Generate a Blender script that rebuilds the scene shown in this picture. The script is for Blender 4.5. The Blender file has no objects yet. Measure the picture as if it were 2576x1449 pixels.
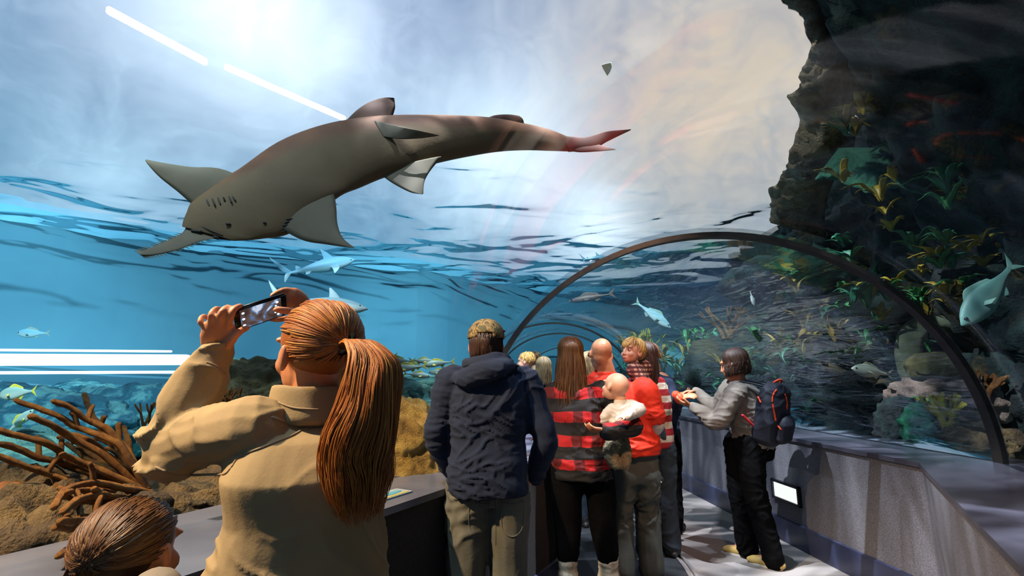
import bpy, bmesh, math, random
from mathutils import Vector, Matrix, noise
PI = math.pi
scene = bpy.context.scene
COL = scene.collection
V = Vector
TH = math.radians(10.0); CT, ST = math.cos(TH), math.sin(TH); F = 1203.0; HC = 1.45
random.seed(7)

# ---------------------------------------------------------------- placing helpers
def P(u, v, t):
    dx = (u-1288)/F; dz = (724.5-v)/F
    return V((t*dx, t*(CT-dz*ST), HC+t*(ST+dz*CT)))
def Q(u, v, y):
    dz = (724.5-v)/F
    return P(u, v, y/(CT-dz*ST))
def G(u, v, z):
    dz = (724.5-v)/F
    return P(u, v, (z-HC)/(ST+dz*CT))

# ---------------------------------------------------------------- objects
ORG = {}
def thing(name, label, cat, loc, group=None):
    o = bpy.data.objects.new(name, None); COL.objects.link(o)
    o.location = loc; o.empty_display_size = .1
    o['label'] = label; o['category'] = cat
    if group: o['group'] = group
    ORG[o] = V(loc)
    return o
def tag(o, label, cat, group=None, kind=None):
    o['label'] = label; o['category'] = cat
    if group: o['group'] = group
    if kind: o['kind'] = kind
    return o
def link_mesh(name, me, mat, parent=None, smooth=True, loc=None):
    """mesh is given in world coordinates; origin goes to the thing's base"""
    if parent is not None:
        org = ORG[parent]
    elif loc is not None: org = V(loc)
    else:
        co = [v.co for v in me.vertices]
        org = V(((min(c.x for c in co)+max(c.x for c in co))/2, (min(c.y for c in co)+max(c.y for c in co))/2, min(c.z for c in co)))
    me.transform(Matrix.Translation(-org))
    if smooth:
        me.polygons.foreach_set('use_smooth', [True]*len(me.polygons))
    ob = bpy.data.objects.new(name, me); COL.objects.link(ob)
    if parent is not None: ob.parent = parent
    else: ob.location = org
    ORG[ob] = org
    for m in (mat if isinstance(mat, (list, tuple)) else [mat]): me.materials.append(m)
    me.update()
    return ob
def obj(name, bm, mat, parent=None, smooth=True, loc=None, recalc=True):
    if recalc: bmesh.ops.recalc_face_normals(bm, faces=bm.faces[:])
    me = bpy.data.meshes.new(name); bm.to_mesh(me); bm.free()
    return link_mesh(name, me, mat, parent, smooth, loc)
def struct(name, bm, mat, parent=None, smooth=False, loc=(0,0,0)):
    o = obj(name, bm, mat, parent, smooth, None if parent else loc)
    if parent is None: o['kind'] = 'structure'
    return o
def fuse(name, bm, mat, parent=None, voxel=.01, sm=3, disp=None, loc=None, attr=None):
    """voxel-union of the overlapping solids in bm, smoothed, displaced: ONE surface"""
    bmesh.ops.recalc_face_normals(bm, faces=bm.faces[:])
    me = bpy.data.meshes.new(name); bm.to_mesh(me); bm.free()
    ob = bpy.data.objects.new('tmp', me); COL.objects.link(ob)
    m = ob.modifiers.new('r', 'REMESH'); m.mode = 'VOXEL'; m.voxel_size = voxel
    if sm:
        s = ob.modifiers.new('s', 'SMOOTH'); s.factor = .5; s.iterations = sm
    dg = bpy.context.evaluated_depsgraph_get(); dg.update()
    me2 = bpy.data.meshes.new_from_object(ob.evaluated_get(dg))
    bpy.data.objects.remove(ob); bpy.data.meshes.remove(me)
    me2.name = name
    if disp:
        nv = [(v.co.copy(), v.normal.copy()) for v in me2.vertices]
        for v, (c, n) in zip(me2.vertices, nv):
            v.co = c + n*disp(c, n)
    return link_mesh(name, me2, mat, parent, True, loc)
def dup(root, loc, label=None, rot=None, scale=None, mats=None):
    r = root.copy(); COL.objects.link(r); r.location = loc
    if label: r['label'] = label
    if rot is not None: r.rotation_euler = rot
    if scale is not None: r.scale = (scale,)*3 if not isinstance(scale, (tuple, list)) else scale
    for ch in list(root.children):
        c = ch.copy(); COL.objects.link(c); c.parent = r
    return r

# ---------------------------------------------------------------- shape helpers
def box(bm, c, s, rot=None):
    m = Matrix.Translation(c) @ (rot.to_4x4() if rot else Matrix.Identity(4)) @ Matrix.Diagonal((*s, 1))
    return bmesh.ops.create_cube(bm, size=1, matrix=m)['verts']
def ell(bm, c, s, rot=None, seg=20, rings=14):
    m = Matrix.Translation(c) @ (rot.to_4x4() if rot else Matrix.Identity(4)) @ Matrix.Diagonal((*s, 1))
    return bmesh.ops.create_uvsphere(bm, u_segments=seg, v_segments=rings, radius=1, matrix=m)['verts']
def catmull(pts, n):
    out = []
    N = len(pts)
    if N < 3: return [pts[0].lerp(pts[-1], i/n) for i in range(n+1)]
    for i in range(n+1):
        x = i/n*(N-1); k = min(int(x), N-2); t = x-k
        p0 = pts[max(k-1,0)]; p1 = pts[k]; p2 = pts[k+1]; p3 = pts[min(k+2,N-1)]
        out.append(.5*((2*p1)+(p2-p0)*t+(2*p0-5*p1+4*p2-p3)*t*t+(3*p1-p0-3*p2+p3)*t**3))
    return out
def lerpl(vals, x):
    N = len(vals); x = x*(N-1); k = min(int(x), N-2)
    return vals[k]+(vals[k+1]-vals[k])*(x-k) if N > 1 else vals[0]
def tube(bm, pts, radii, seg=12, n=None, caps=True, flat=None, ref=None):
    """tapering tube through pts; round ends; flat=(sx,sy) squash with ref as the x direction"""
    pts = [V(p) for p in pts]
    if not isinstance(radii, (list, tuple)): radii = [radii]*len(pts)
    n = n or max(4, (len(pts)-1)*5)
    path = catmull(pts, n); rr = [max(1e-4, lerpl(list(radii), i/n)) for i in range(n+1)]
    if caps:
        d0 = (path[0]-path[1]).normalized(); d1 = (path[-1]-path[-2]).normalized()
        pre = [(path[0]+d0*rr[0]*s, rr[0]*c) for s, c in ((.97,.2),(.8,.6),(.45,.89))]
        post = [(path[-1]+d1*rr[-1]*s, rr[-1]*c) for s, c in ((.45,.89),(.8,.6),(.97,.2))]
        path = [a for a, b in pre]+path+[a for a, b in post]; rr = [b for a, b in pre]+rr+[b for a, b in post]
    up = V(ref) if ref else V((.13,.27,1))
    rings = []; px = None
    for i, c in enumerate(path):
        tg = (path[min(i+1, len(path)-1)]-path[max(i-1, 0)])
        if tg.length < 1e-9: tg = V((0,0,1))
        tg.normalize()
        if px is None or ref:
            x = up-tg*up.dot(tg)
            if x.length < 1e-3: x = V((1,0,.1))-tg*tg.x
        else: x = px-tg*px.dot(tg)
        x.normalize(); px = x; y = tg.cross(x)
        fx, fy = flat if flat else (1, 1)
        rings.append([bm.verts.new(c+x*math.cos(a)*rr[i]*fx+y*math.sin(a)*rr[i]*fy) for a in (2*PI*k/seg for k in range(seg))])
    for a, b in zip(rings, rings[1:]):
        for k in range(seg): bm.faces.new((a[k], a[(k+1)%seg], b[(k+1)%seg], b[k]))
    bm.faces.new(rings[0][::-1]); bm.faces.new(rings[-1])
    return rings
def loft(bm, rings, close=True, capends=True):
    rs = [[bm.verts.new(p) for p in r] for r in rings]
    m = len(rs[0])
    for a, b in zip(rs, rs[1:]):
        for k in range(m if close else m-1): bm.faces.new((a[k], a[(k+1)%m], b[(k+1)%m], b[k]))
    if capends and close:
        bm.faces.new(rs[0][::-1]); bm.faces.new(rs[-1])
    return rs
def ering(c, x, y, a, b, n=28, p=2.3):
    out = []
    for k in range(n):
        th = 2*PI*k/n; ct, st = math.cos(th), math.sin(th)
        out.append(c+x*a*math.copysign(abs(ct)**(2/p), ct)+y*b*math.copysign(abs(st)**(2/p), st))
    return out
def fin(bm, lead, trail, thick, n=12, m=8, side=None):
    """solid lens-section fin between a leading and a trailing edge"""
    L = catmull([V(p) for p in lead], n); T = catmull([V(p) for p in trail], n)
    nrm = side or (L[n//2]-L[0]).cross(T[n//2]-L[n//2]).normalized()
    top, bot = [], []
    for i in range(n+1):
        a, b = [], []
        for j in range(m+1):
            s = j/m; c = L[i].lerp(T[i], s)
            h = thick*(.12+math.sin(PI*min(1, s*.9+.05))**.7)*(1-.75*i/n)*min(1, (L[i]-T[i]).length*8+.05)
            a.append(bm.verts.new(c+nrm*h)); b.append(bm.verts.new(c-nrm*h))
        top.append(a); bot.append(b)
    for i in range(n):
        for j in range(m):
            bm.faces.new((top[i][j], top[i+1][j], top[i+1][j+1], top[i][j+1]))
            bm.faces.new((bot[i][j+1], bot[i+1][j+1], bot[i+1][j], bot[i][j]))
        bm.faces.new((top[i][0], bot[i][0], bot[i+1][0], top[i+1][0]))
        bm.faces.new((top[i+1][m], bot[i+1][m], bot[i][m], top[i][m]))
    for j in range(m):
        bm.faces.new((top[0][j+1], bot[0][j+1], bot[0][j], top[0][j]))
        bm.faces.new((top[n][j], bot[n][j], bot[n][j+1], top[n][j+1]))
def fbm(p, o=4): return noise.fractal(p, 1.0, 2.0, o)

# ---------------------------------------------------------------- materials
def hexc(h, k=1.0):
    h = h.lstrip('#'); c = [int(h[i:i+2], 16)/255 for i in (0,2,4)]
    return tuple(((x/12.92 if x <= .04045 else ((x+.055)/1.055)**2.4)*k) for x in c)+(1,)
class NT:
    def __init__(s, name):
        s.m = bpy.data.materials.new(name); s.m.use_nodes = True
        s.t = s.m.node_tree; s.t.nodes.clear()
        s.out = s.n('ShaderNodeOutputMaterial')
    def n(s, t, **k):
        nd = s.t.nodes.new(t)
        for a, b in k.items():
            if a.startswith('_'): nd.inputs[a[1:].replace('_', ' ')].default_value = b
            else: setattr(nd, a, b)
        return nd
    def l(s, a, b): s.t.links.new(a, b)
    def coord(s, scale=(1,1,1), rot=(0,0,0), kind='Object'):
        tc = s.n('ShaderNodeTexCoord'); mp = s.n('ShaderNodeMapping')
        mp.inputs['Scale'].default_value = scale; mp.inputs['Rotation'].default_value = rot
        s.l(tc.outputs[kind], mp.inputs['Vector']); return mp.outputs['Vector']
    def noise(s, vec, scale, detail=4, rough=.55, dist=0):
        nn = s.n('ShaderNodeTexNoise'); nn.inputs['Scale'].default_value = scale; nn.inputs['Detail'].default_value = detail
        nn.inputs['Roughness'].default_value = rough; nn.inputs['Distortion'].default_value = dist
        if vec: s.l(vec, nn.inputs['Vector'])
        return nn.outputs['Fac']
    def ramp(s, fac, stops, interp='LINEAR'):
        r = s.n('ShaderNodeValToRGB'); r.color_ramp.interpolation = interp
        e = r.color_ramp.elements
        while len(e) < len(stops): e.new(.5)
        for el, (p, c) in zip(e, stops): el.position = p; el.color = c
        s.l(fac, r.inputs['Fac']); return r.outputs['Color']
    def math(s, op, a, b=None, clamp=False):
        m = s.n('ShaderNodeMath', operation=op); m.use_clamp = clamp
        for i, x in enumerate((a, b)):
            if x is None: continue
            if isinstance(x, (int, float)): m.inputs[i].default_value = x
            else: s.l(x, m.inputs[i])
        return m.outputs[0]
    def mixc(s, fac, a, b, mode='MIX'):
        m = s.n('ShaderNodeMix', data_type='RGBA', blend_type=mode)
        for i, x in ((0, fac), (6, a), (7, b)):
            if isinstance(x, (int, float)): m.inputs[i].default_value = x
            elif isinstance(x, tuple): m.inputs[i].default_value = x
            else: s.l(x, m.inputs[i])
        return m.outputs[2]
    def bump(s, h, strength=.3, dist=.01):
        b = s.n('ShaderNodeBump'); b.inputs['Strength'].default_value = strength; b.inputs['Distance'].default_value = dist
        s.l(h, b.inputs['Height']); return b.outputs['Normal']
    def bsdf(s, col, rough=.6, normal=None, **k):
        b = s.n('ShaderNodeBsdfPrincipled')
        if isinstance(col, tuple): b.inputs['Base Color'].default_value = col
        else: s.l(col, b.inputs['Base Color'])
        if isinstance(rough, (int, float)): b.inputs['Roughness'].default_value = rough
        else: s.l(rough, b.inputs['Roughness'])
        if normal: s.l(normal, b.inputs['Normal'])
        for a, x in k.items(): b.inputs[a.replace('_', ' ')].default_value = x
        s.l(b.outputs[0], s.out.inputs['Surface']); return b
def plain(name, col, col2=None, scale=20, rough=.6, bump=.2, bs=None, stretch=(1,1,1), bd=.004, **k):
    t = NT(name); vec = t.coord(stretch)
    c = hexc(col) if isinstance(col, str) else col
    nz = t.noise(vec, scale, 4)
    if col2:
        c2 = hexc(col2) if isinstance(col2, str) else col2
        cc = t.ramp(nz, [(.35, c), (.65, c2)])
    else: cc = c
    nb = t.bump(t.noise(vec, bs or scale*2, 5), bump, bd) if bump else None
    t.bsdf(cc, rough, nb, **k); return t.m

M = {}
M['skin'] = plain('skin', '#c98a63', '#b8744f', 12, .45, .1, 90, bd=.001)
M['skin'].node_tree.nodes['Principled BSDF'].inputs['Subsurface Weight'].default_value = .0
M['skin_fair'] = plain('fair_skin', '#dfae90', '#d39a7c', 12, .5, .05)
M['jacket'] = plain('tan_fleece', '#98845f', '#8d7a5a', 6, .85, .25, 160, bd=.002)
M['seam'] = plain('jacket_seam', '#8e7a5e', None, 6, .8, .1)
M['navy'] = plain('navy_fleece', '#121c31', '#16223a', 8, .95, .3, 140, bd=.002)
M['khaki'] = plain('grey_khaki_denim', '#6d6a5c', '#57574f', 5, .85, .35, 70, bd=.003)
M['black'] = plain('black_cloth', '#050506', '#09090b', 8, .9, .2, 60, Specular_IOR_Level=.08)
M['jeans'] = plain('dark_jeans', '#2c3a44', '#222c35', 6, .85, .3, 80)
M['greyjeans'] = plain('worn_jeans', '#4b5049', '#3b403c', 5, .85, .3, 60)
M['red'] = plain('red_orange_cotton', '#e8330f', '#d92c0c', 5, .75, .2, 60)
M['white'] = plain('white_cotton', '#cfc8bb', '#b9b2a6', 8, .8, .2, 60)
M['sock'] = plain('cream_knit_sock', '#d8cdb4', '#bfb298', 30, .9, .5, 90, stretch=(1,1,.3))
M['lilac'] = plain('pink_cloth', '#b08fb4', '#9a7ba8', 12, .8, .2)
M['grey_top'] = plain('grey_beige_jersey', '#7f776d', '#6f675d', 6, .85, .25, 60)
M['yellow_shoe'] = plain('yellow_tan_shoe', '#c9a85e', '#b3924d', 14, .6, .2)
M['dark_shoe'] = plain('dark_shoe', '#2a2624', '#1c1a19', 14, .55, .2)
M['fuzzy'] = plain('fuzzy_tan_cloth', '#9d8b66', '#6f6651', 40, .95, .9, 120, bd=.01)
M['phone'] = plain('black_phone_case', '#08080a', None, 8, .35, 0)
M['pack'] = plain('navy_pack_cloth', '#10131f', '#171b2a', 20, .7, .3, 120)
M['orange'] = plain('orange_trim', '#e8481c', None, 8, .6, 0)
M['redcord'] = plain('red_strap', '#b81d24', None, 8, .6, 0)
M['metal'] = plain('dark_rib_metal', '#3a3430', '#2b2725', 10, .35, .1, Metallic=.5)
M['steel'] = plain('pale_edge_strip', '#b9b3b2', '#98918f', 10, .3, .1, Metallic=.6)
M['eye'] = plain('dark_eye', '#0a0808', None, 8, .15, 0)
M['lip'] = plain('lip', '#b5574d', None, 8, .5, 0)
M['glasses'] = plain('black_plastic', '#0a0a0c', None, 8, .25, 0)

def hairmat(name, a, b, c):
    t = NT(name)
    geo = t.n('ShaderNodeNewGeometry')
    col = t.ramp(geo.outputs['Random Per Island'], [(0, hexc(a)), (.5, hexc(b)), (1, hexc(c))])
    nb = t.bump(t.noise(t.coord((1,1,.1)), 160, 3), .2, .002)
    bs = t.bsdf(col, .5, nb); bs.inputs['Specular IOR Level'].default_value = .45
    return t.m
M['hair_auburn'] = hairmat('auburn_hair', '#6e3814', '#96561f', '#bd7f38')
M['hair_brown'] = hairmat('long_brown_hair', '#3a2413', '#5c3a1c', '#74502a')
M['hair_dark'] = hairmat('dark_brown_hair', '#20120b', '#341d12', '#4a2c1b')
M['hair_blond'] = hairmat('blond_hair', '#9a7238', '#c0954f', '#d8b06a')
M['hair_ash'] = hairmat('ash_blond_hair', '#6e5a40', '#8d7652', '#a58c66')
M['stubble'] = plain('shaven_scalp', '#9a6a4e', '#7d543d', 14, .5, .2, 200, bd=.001)

def plaid(name, c_hi, c_mid, c_lo, per, zper=None):
    t = NT(name); vec = t.coord()
    sx = t.n('ShaderNodeSeparateXYZ'); t.l(vec, sx.inputs[0])
    wob = t.math('MULTIPLY', t.math('SUBTRACT', t.noise(vec, 5, 2), .5), per*.35)
    xx = t.math('ADD', t.math('ADD', sx.outputs[0], t.math('MULTIPLY', sx.outputs[1], .6)), wob)
    zz = t.math('ADD', sx.outputs[2], wob)
    fx = t.math('GREATER_THAN', t.math('FRACT', t.math('ADD', t.math('DIVIDE', xx, per), 50)), .5)
    fz = t.math('GREATER_THAN', t.math('FRACT', t.math('ADD', t.math('DIVIDE', zz, zper or per), 50)), .54)
    s = t.math('ADD', t.math('MULTIPLY', fx, .34), t.math('MULTIPLY', fz, .66))
    col = t.ramp(s, [(0, hexc(c_lo)), (.3, hexc(c_lo)), (.31, hexc(c_lo, 1.6)), (.6, hexc(c_mid)), (.7, hexc(c_mid)), (.9, hexc(c_hi))], 'CONSTANT')
    t.bsdf(col, .85, t.bump(t.noise(vec, 120, 4), .25, .002)); return t.m
M['plaid'] = plaid('red_black_buffalo_plaid', '#a81318', '#5a0f13', '#0b090a', .125, .15)
M['kidplaid'] = plaid('brown_cream_small_plaid', '#c9a58a', '#8c4a3c', '#4a2320', .035)
def stripes(name, a, b, per, duty=.5):
    t = NT(name); vec = t.coord()
    sx = t.n('ShaderNodeSeparateXYZ'); t.l(vec, sx.inputs[0])
    fz = t.math('GREATER_THAN', t.math('FRACT', t.math('ADD', t.math('DIVIDE', sx.outputs[2], per), 50)), duty)
    t.bsdf(t.mixc(fz, hexc(a), hexc(b)), .85, t.bump(t.noise(vec, 100, 4), .2, .002)); return t.m
M['stripe'] = stripes('red_cream_striped_knit', '#9c1a20', '#c9bca6', .105)
def camo():
    t = NT('camouflage_cloth'); vec = t.coord()
    n1 = t.noise(vec, 22, 3, .6, 1.2)
    col = t.ramp(n1, [(0, hexc('#33291b')), (.42, hexc('#6b5836')), (.5, hexc('#8d744a')), (.57, hexc('#4e4a2c'))], 'CONSTANT')
    t.bsdf(col, .85, t.bump(t.noise(vec, 140, 3), .2, .002)); return t.m
M['camo'] = camo()

def rockmat(name, stops, scale=3, bscale=14, bstr=.8, bd=.03, rough=.9):
    t = NT(name); vec = t.coord()
    col = t.ramp(t.noise(vec, scale, 7, .62, .6), [(p, hexc(c)) for p, c in stops])
    h = t.math('ADD', t.noise(vec, bscale, 8, .65), t.noise(vec, bscale*5, 4, .6))
    t.bsdf(col, rough, t.bump(h, bstr, bd)); return t.m
M['rock_moss'] = rockmat('mossy_rock', [(.3,'#2c2a1c'),(.45,'#5c5636'),(.55,'#7d7a52'),(.65,'#4a4a34'),(.75,'#8b8a62')], 3)
M['rock_brown'] = rockmat('dark_brown_rock', [(.3,'#241c12'),(.45,'#4a3b25'),(.55,'#6b5836'),(.62,'#2f281b'),(.75,'#7d6c44')], 4)
M['rock_yellow'] = rockmat('yellow_pitted_rock', [(.3,'#6b4f1e'),(.45,'#a8843a'),(.6,'#c9a655'),(.75,'#8a6a2c')], 7, 30, 1, .03)
M['rock_teal'] = rockmat('hazed_far_rock', [(.3,'#1d4a4c'),(.48,'#3b7470'),(.56,'#6b9d8c'),(.68,'#2c5f56'),(.8,'#86b3a6')], 3)  # distance haze of the water is put into this teal
M['rock_rubble'] = rockmat('hazed_blue_rubble', [(.3,'#0f3f52'),(.48,'#1f6478'),(.58,'#5aa0a4'),(.7,'#1a5468')], 2.2, 8)  # blue water haze is mixed into the rubble colour
M['rock_cliff'] = rockmat('dark_growth_cliff', [(.28,'#07100f'),(.44,'#101c1c'),(.52,'#17302c'),(.57,'#101917'),(.63,'#453f1f'),(.67,'#15231f'),(.74,'#64583a'),(.8,'#10221f')], 1.6, 7)
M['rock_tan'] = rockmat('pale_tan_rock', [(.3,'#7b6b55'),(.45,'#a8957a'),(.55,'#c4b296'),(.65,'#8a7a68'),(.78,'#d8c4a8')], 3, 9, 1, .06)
M['rock_pink'] = rockmat('pinkish_rock', [(.3,'#4d4038'),(.5,'#9c8577'),(.65,'#bda796'),(.8,'#6a5a50')], 6, 22)
M['gorg'] = rockmat('rust_orange_coral', [(.3,'#75481a'),(.5,'#a86d26'),(.7,'#c9923c')], 24, 150, 1, .012)
M['sponge'] = rockmat('orange_sponge', [(.3,'#a85a2a'),(.5,'#cf8446'),(.7,'#e0a468')], 14, 50, 1, .02)
M['brain'] = rockmat('olive_brain_coral', [(.3,'#5c5a2e'),(.5,'#7f7c46'),(.7,'#9a9660')], 16, 60, 1, .02)
M['ycoral'] = rockmat('yellow_coral', [(.3,'#8a8a20'),(.5,'#b8b02c'),(.7,'#d2c84a')], 12, 40)
M['bcoral'] = rockmat('brown_coral', [(.3,'#5a3a18'),(.5,'#8c5a28'),(.7,'#a8783c')], 16, 60)
M['green'] = rockmat('green_sponge', [(.3,'#1d6a4a'),(.5,'#2f9a68'),(.7,'#4fb888')], 10, 40)
M['pipe'] = rockmat('ridged_tube_sponge', [(.3,'#3d4a3a'),(.5,'#5f6c54'),(.7,'#7d8a6c')], 8, 30)
weedcols = [('#2c6e3c','#3f8a4a'),('#8a7a24','#b39c34'),('#1f5a44','#2f7a5a'),('#6b5a1e','#94802e'),('#3c8a70','#62b090')]
for i, (a, b) in enumerate(weedcols): M['weed%d'%i] = plain('seaweed_leaf', a, b, 9, .5, .2)

# carpet floor, walls
def speckle(name, a, b, sc=180, rough=.85, bs=.15):
    t = NT(name); vec = t.coord()
    col = t.ramp(t.noise(vec, sc, 2, .7), [(.35, hexc(a)), (.65, hexc(b))])
    t.bsdf(col, rough, t.bump(t.noise(vec, sc, 3), bs, .002)); return t.m
M['floor'] = speckle('grey_floor', '#6e6763', '#8a827c')
M['belt'] = speckle('dark_walkway_belt', '#16181a', '#24262a', 120, .6)
M['wall'] = speckle('grey_fleck_wall', '#4f4e52', '#73717a', 140)
M['wall_dark'] = speckle('dark_fleck_wall', '#221f1e', '#34302d', 140)
M['base'] = plain('slate_baseboard', '#353a55', '#2d3149', 6, .35, .05)
M['ledge'] = plain('dark_polished_ledge', '#3f3d47', '#4b4954', 5, .25, .04)
M['ledge_left'] = plain('grey_polished_ledge', '#565a68', '#666a78', 5, .28, .04)

def acrylic(fac=.085, wavy=False):
    t = NT('clear_acrylic'); vec = t.coord()
    tr = t.n('ShaderNodeBsdfTransparent'); tr.inputs[0].default_value = (.965,.985,.995,1)
    gl = t.n('ShaderNodeBsdfGlossy'); gl.inputs['Roughness'].default_value = .04; gl.inputs['Color'].default_value = (.9,.95,1,1)
    fr = t.n('ShaderNodeFresnel'); fr.inputs['IOR'].default_value = 1.22
    if wavy:
        nb = t.bump(t.noise(t.coord((1.2,.5,3.5)), 2.2, 3, .55, .6), .5, .06); t.l(nb, gl.inputs['Normal']); t.l(nb, fr.inputs['Normal'])
    mx = t.n('ShaderNodeMixShader')
    t.l(t.math('MULTIPLY', fr.outputs[0], fac, True), mx.inputs[0]); t.l(tr.outputs[0], mx.inputs[1]); t.l(gl.outputs[0], mx.inputs[2])
    t.l(mx.outputs[0], t.out.inputs['Surface']); return t.m
M['acrylic'] = acrylic(); M['acrylic_far'] = acrylic(.42, True)

def watersurf():
    t = NT('rippled_water'); 
    lw = t.n('ShaderNodeFresnel'); lw.inputs['IOR'].default_value = 1.024
    rf = t.n('ShaderNodeBsdfRefraction'); rf.inputs['IOR'].default_value = 1.02; rf.inputs['Roughness'].default_value = 0; rf.inputs['Color'].default_value = (.9,.97,1,1)
    tr = t.n('ShaderNodeBsdfTransparent'); tr.inputs[0].default_value = (.85,.95,1,1)
    gl = t.n('ShaderNodeBsdfGlossy'); gl.inputs['Roughness'].default_value = .02; gl.inputs['Color'].default_value = (.8,.95,1,1)
    m1 = t.n('ShaderNodeMixShader'); m1.inputs[0].default_value = .45
    t.l(rf.outputs[0], m1.inputs[1]); t.l(tr.outputs[0], m1.inputs[2])
    m2 = t.n('ShaderNodeMixShader'); t.l(lw.outputs[0], m2.inputs[0])
    t.l(m1.outputs[0], m2.inputs[1]); t.l(gl.outputs[0], m2.inputs[2])
    t.l(m2.outputs[0], t.out.inputs['Surface']); return t.m
M['water'] = watersurf()
def emis(name, col, st):
    t = NT(name); e = t.n('ShaderNodeEmission'); e.inputs[0].default_value = col; e.inputs[1].default_value = st
    t.l(e.outputs[0], t.out.inputs['Surface']); return t.m
M['tube_light'] = emis('lit_lamp_tube', (.85,.95,1,1), 9)
M['streak_glow'] = emis('glowing_streak', (.7,.93,1,1), 3.2)
M['panel_light'] = emis('lit_wall_panel', (.95,1,.97,1), 1.0)
M['tankwall'] = plain('hazed_tank_wall', '#3f7f98', '#4a8ba2', .35, .9, .1, 3)  # stands for open water, its blue haze is in the wall colour
M['sand'] = plain('pale_teal_sand', '#6fa8a4', '#8cc0b8', .8, .9, .5, 6, bd=.05)
WZ = 4.6

# ---------------------------------------------------------------- tunnel
def hd(a): a = math.radians(a); return V((math.sin(a), math.cos(a), 0))
RHW, RH, Z0 = 1.62, 1.47, .9
ribs = [ (V((-3.75,-5.45,0)), V((.857,-.515,0))), (V((-1.18,-1.11,0)), V((.857,-.515,0))), (V((1.39,3.17,0)), V((math.cos(-.05), math.sin(-.05),0))),
         (V((.80,9.1,0)), V((1,.03,0)).normalized()), (V((1.12,11.6,0)), V((1,-.1,0)).normalized()), (V((2.0,18,0)), V((1,-.14,0)).normalized()) ]
def arch(c, r, hw, h, n=48):
    return [c - r*hw*math.cos(PI*k/n) + V((0,0,Z0+h*math.sin(PI*k/n))) for k in range(n+1)]
TH_A = .06
for i in range(5):
    bm = bmesh.new()
    (c0, r0), (c1, r1) = ribs[i], ribs[i+1]
    def prof(c, r):
        return arch(c, r, RHW, RH)+arch(c, r, RHW+TH_A, RH+TH_A)[::-1]
    N = 8
    a = prof(c0, r0); b = prof(c1, r1)
    loft(bm, [[p.lerp(q, k/N) for p, q in zip(a, b)] for k in range(N+1)])
    o = struct('window_%d'%(i+1), bm, M['acrylic'] if i < 2 else M['acrylic_far'], smooth=True, loc=(c0+c1)/2)
    tag(o, ['curved clear acrylic vault behind the viewer','large curved clear acrylic vault overhead in the foreground','clear acrylic vault beyond the nearest dark rib','clear acrylic vault of the far tunnel bend','clear acrylic vault at the far end'][i], 'acrylic panel')
for i in range(1, 6):
    bm = bmesh.new()
    c, r = ribs[i]; fwd = V((-r.y, r.x, 0))
    w = .02 if i != 2 else .034
    prof = []
    n = 64
    for k in range(n+1):
        a = PI*k/n
        rad = (r*-math.cos(a)*RHW + V((0,0,RH*math.sin(a))))
        dr = rad.normalized(); p = c+rad+V((0,0,Z0))
        prof.append([p-dr*.012-fwd*w, p-dr*.012+fwd*w, p+dr*.022+fwd*w, p+dr*.022-fwd*w])
    loft(bm, prof)
    o = struct('trim_%d'%i, bm, M['metal'], smooth=False, loc=c+V((0,0,Z0)))
    tag(o, 'dark metal arch rib joining two acrylic vaults, number %s along the tunnel'%(['','first','second','third','fourth','fifth'][i]), 'arch rib')
# low walls: front faces along the walkway, a box section below ledge
HWk, HOUT = 1.10, 2.05
def wallseg(name, pts_in, pts_out, mat, ledgemat, top=Z0, label=None):
    bm = bmesh.new()
    rings = []
    for a, b in zip(pts_in, pts_out):
        rings.append([V((a.x,a.y,0)), V((a.x,a.y,top-.03)), V((b.x,b.y,top-.03)), V((b.x,b.y,0))])
    loft(bm, rings)
    w = struct(name, bm, mat, loc=pts_in[0])
    if label: tag(w, label, 'wall')
    bm = bmesh.new(); rings = []
    for a, b in zip(pts_in, pts_out):
        d = (a-b).normalized()*.02; d.z = 0
        rings.append([V((a.x,a.y,top-.03))+d, V((a.x,a.y,top))+d, V((b.x,b.y,top)), V((b.x,b.y,top-.03))])
    loft(bm, rings)
    l = obj('ledge', bm, ledgemat, w, smooth=False); l['label'] = 'smooth dark ledge top'
    return w
RW = [V((-3.75,-5.45,0))+V((.857,-.515,0))*1.0, V((1.506,1.525,0)), V((2.535,3.10,0))]
RW[0] = RW[1]-(RW[2]-RW[1]).normalized()*8
RWo = [p+V((.857,-.515,0))*.62 for p in RW[:2]]+[V((3.28,2.95,0))]
RF = [V((2.535,3.10,0)), V((1.90,9.0,0)), V((2.2,11.5,0)), V((3.1,18,0))]
RFo = [V((3.28,2.95,0)), V((2.62,9.0,0)), V((2.92,11.4,0)), V((3.8,17.9,0))]
LW = [V((-.277,2.55,0))-V((.5,.866,0))*9, V((.31,3.56,0))]
LWo = [p+V((-.866,.5,0))*.62 for p in LW[:1]]+[V((-.38,3.62,0))]
LF = [V((.31,3.56,0)), V((-.28,9.1,0)), V((.03,11.7,0)), V((.9,18.1,0))]
LFo = [V((-.38,3.62,0)), V((-1.0,9.1,0)), V((-.7,11.8,0)), V((.2,18.2,0))]
wallseg('wall_right', RW, RWo, M['wall'], M['ledge'], label='grey flecked low wall at right nearest the viewer')
wr2 = wallseg('wall_right', RF, RFo, M['wall'], M['ledge'], label='grey flecked low wall behind the woman with the backpack')
wallseg('wall_left', LW, LWo, M['wall_dark'], M['ledge_left'], label='dark low wall at left beside the man in the cap')
wallseg('wall_left', LF, LFo, M['wall_dark'], M['ledge_left'], label='dark low wall running away on the left of the crowd')
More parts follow.
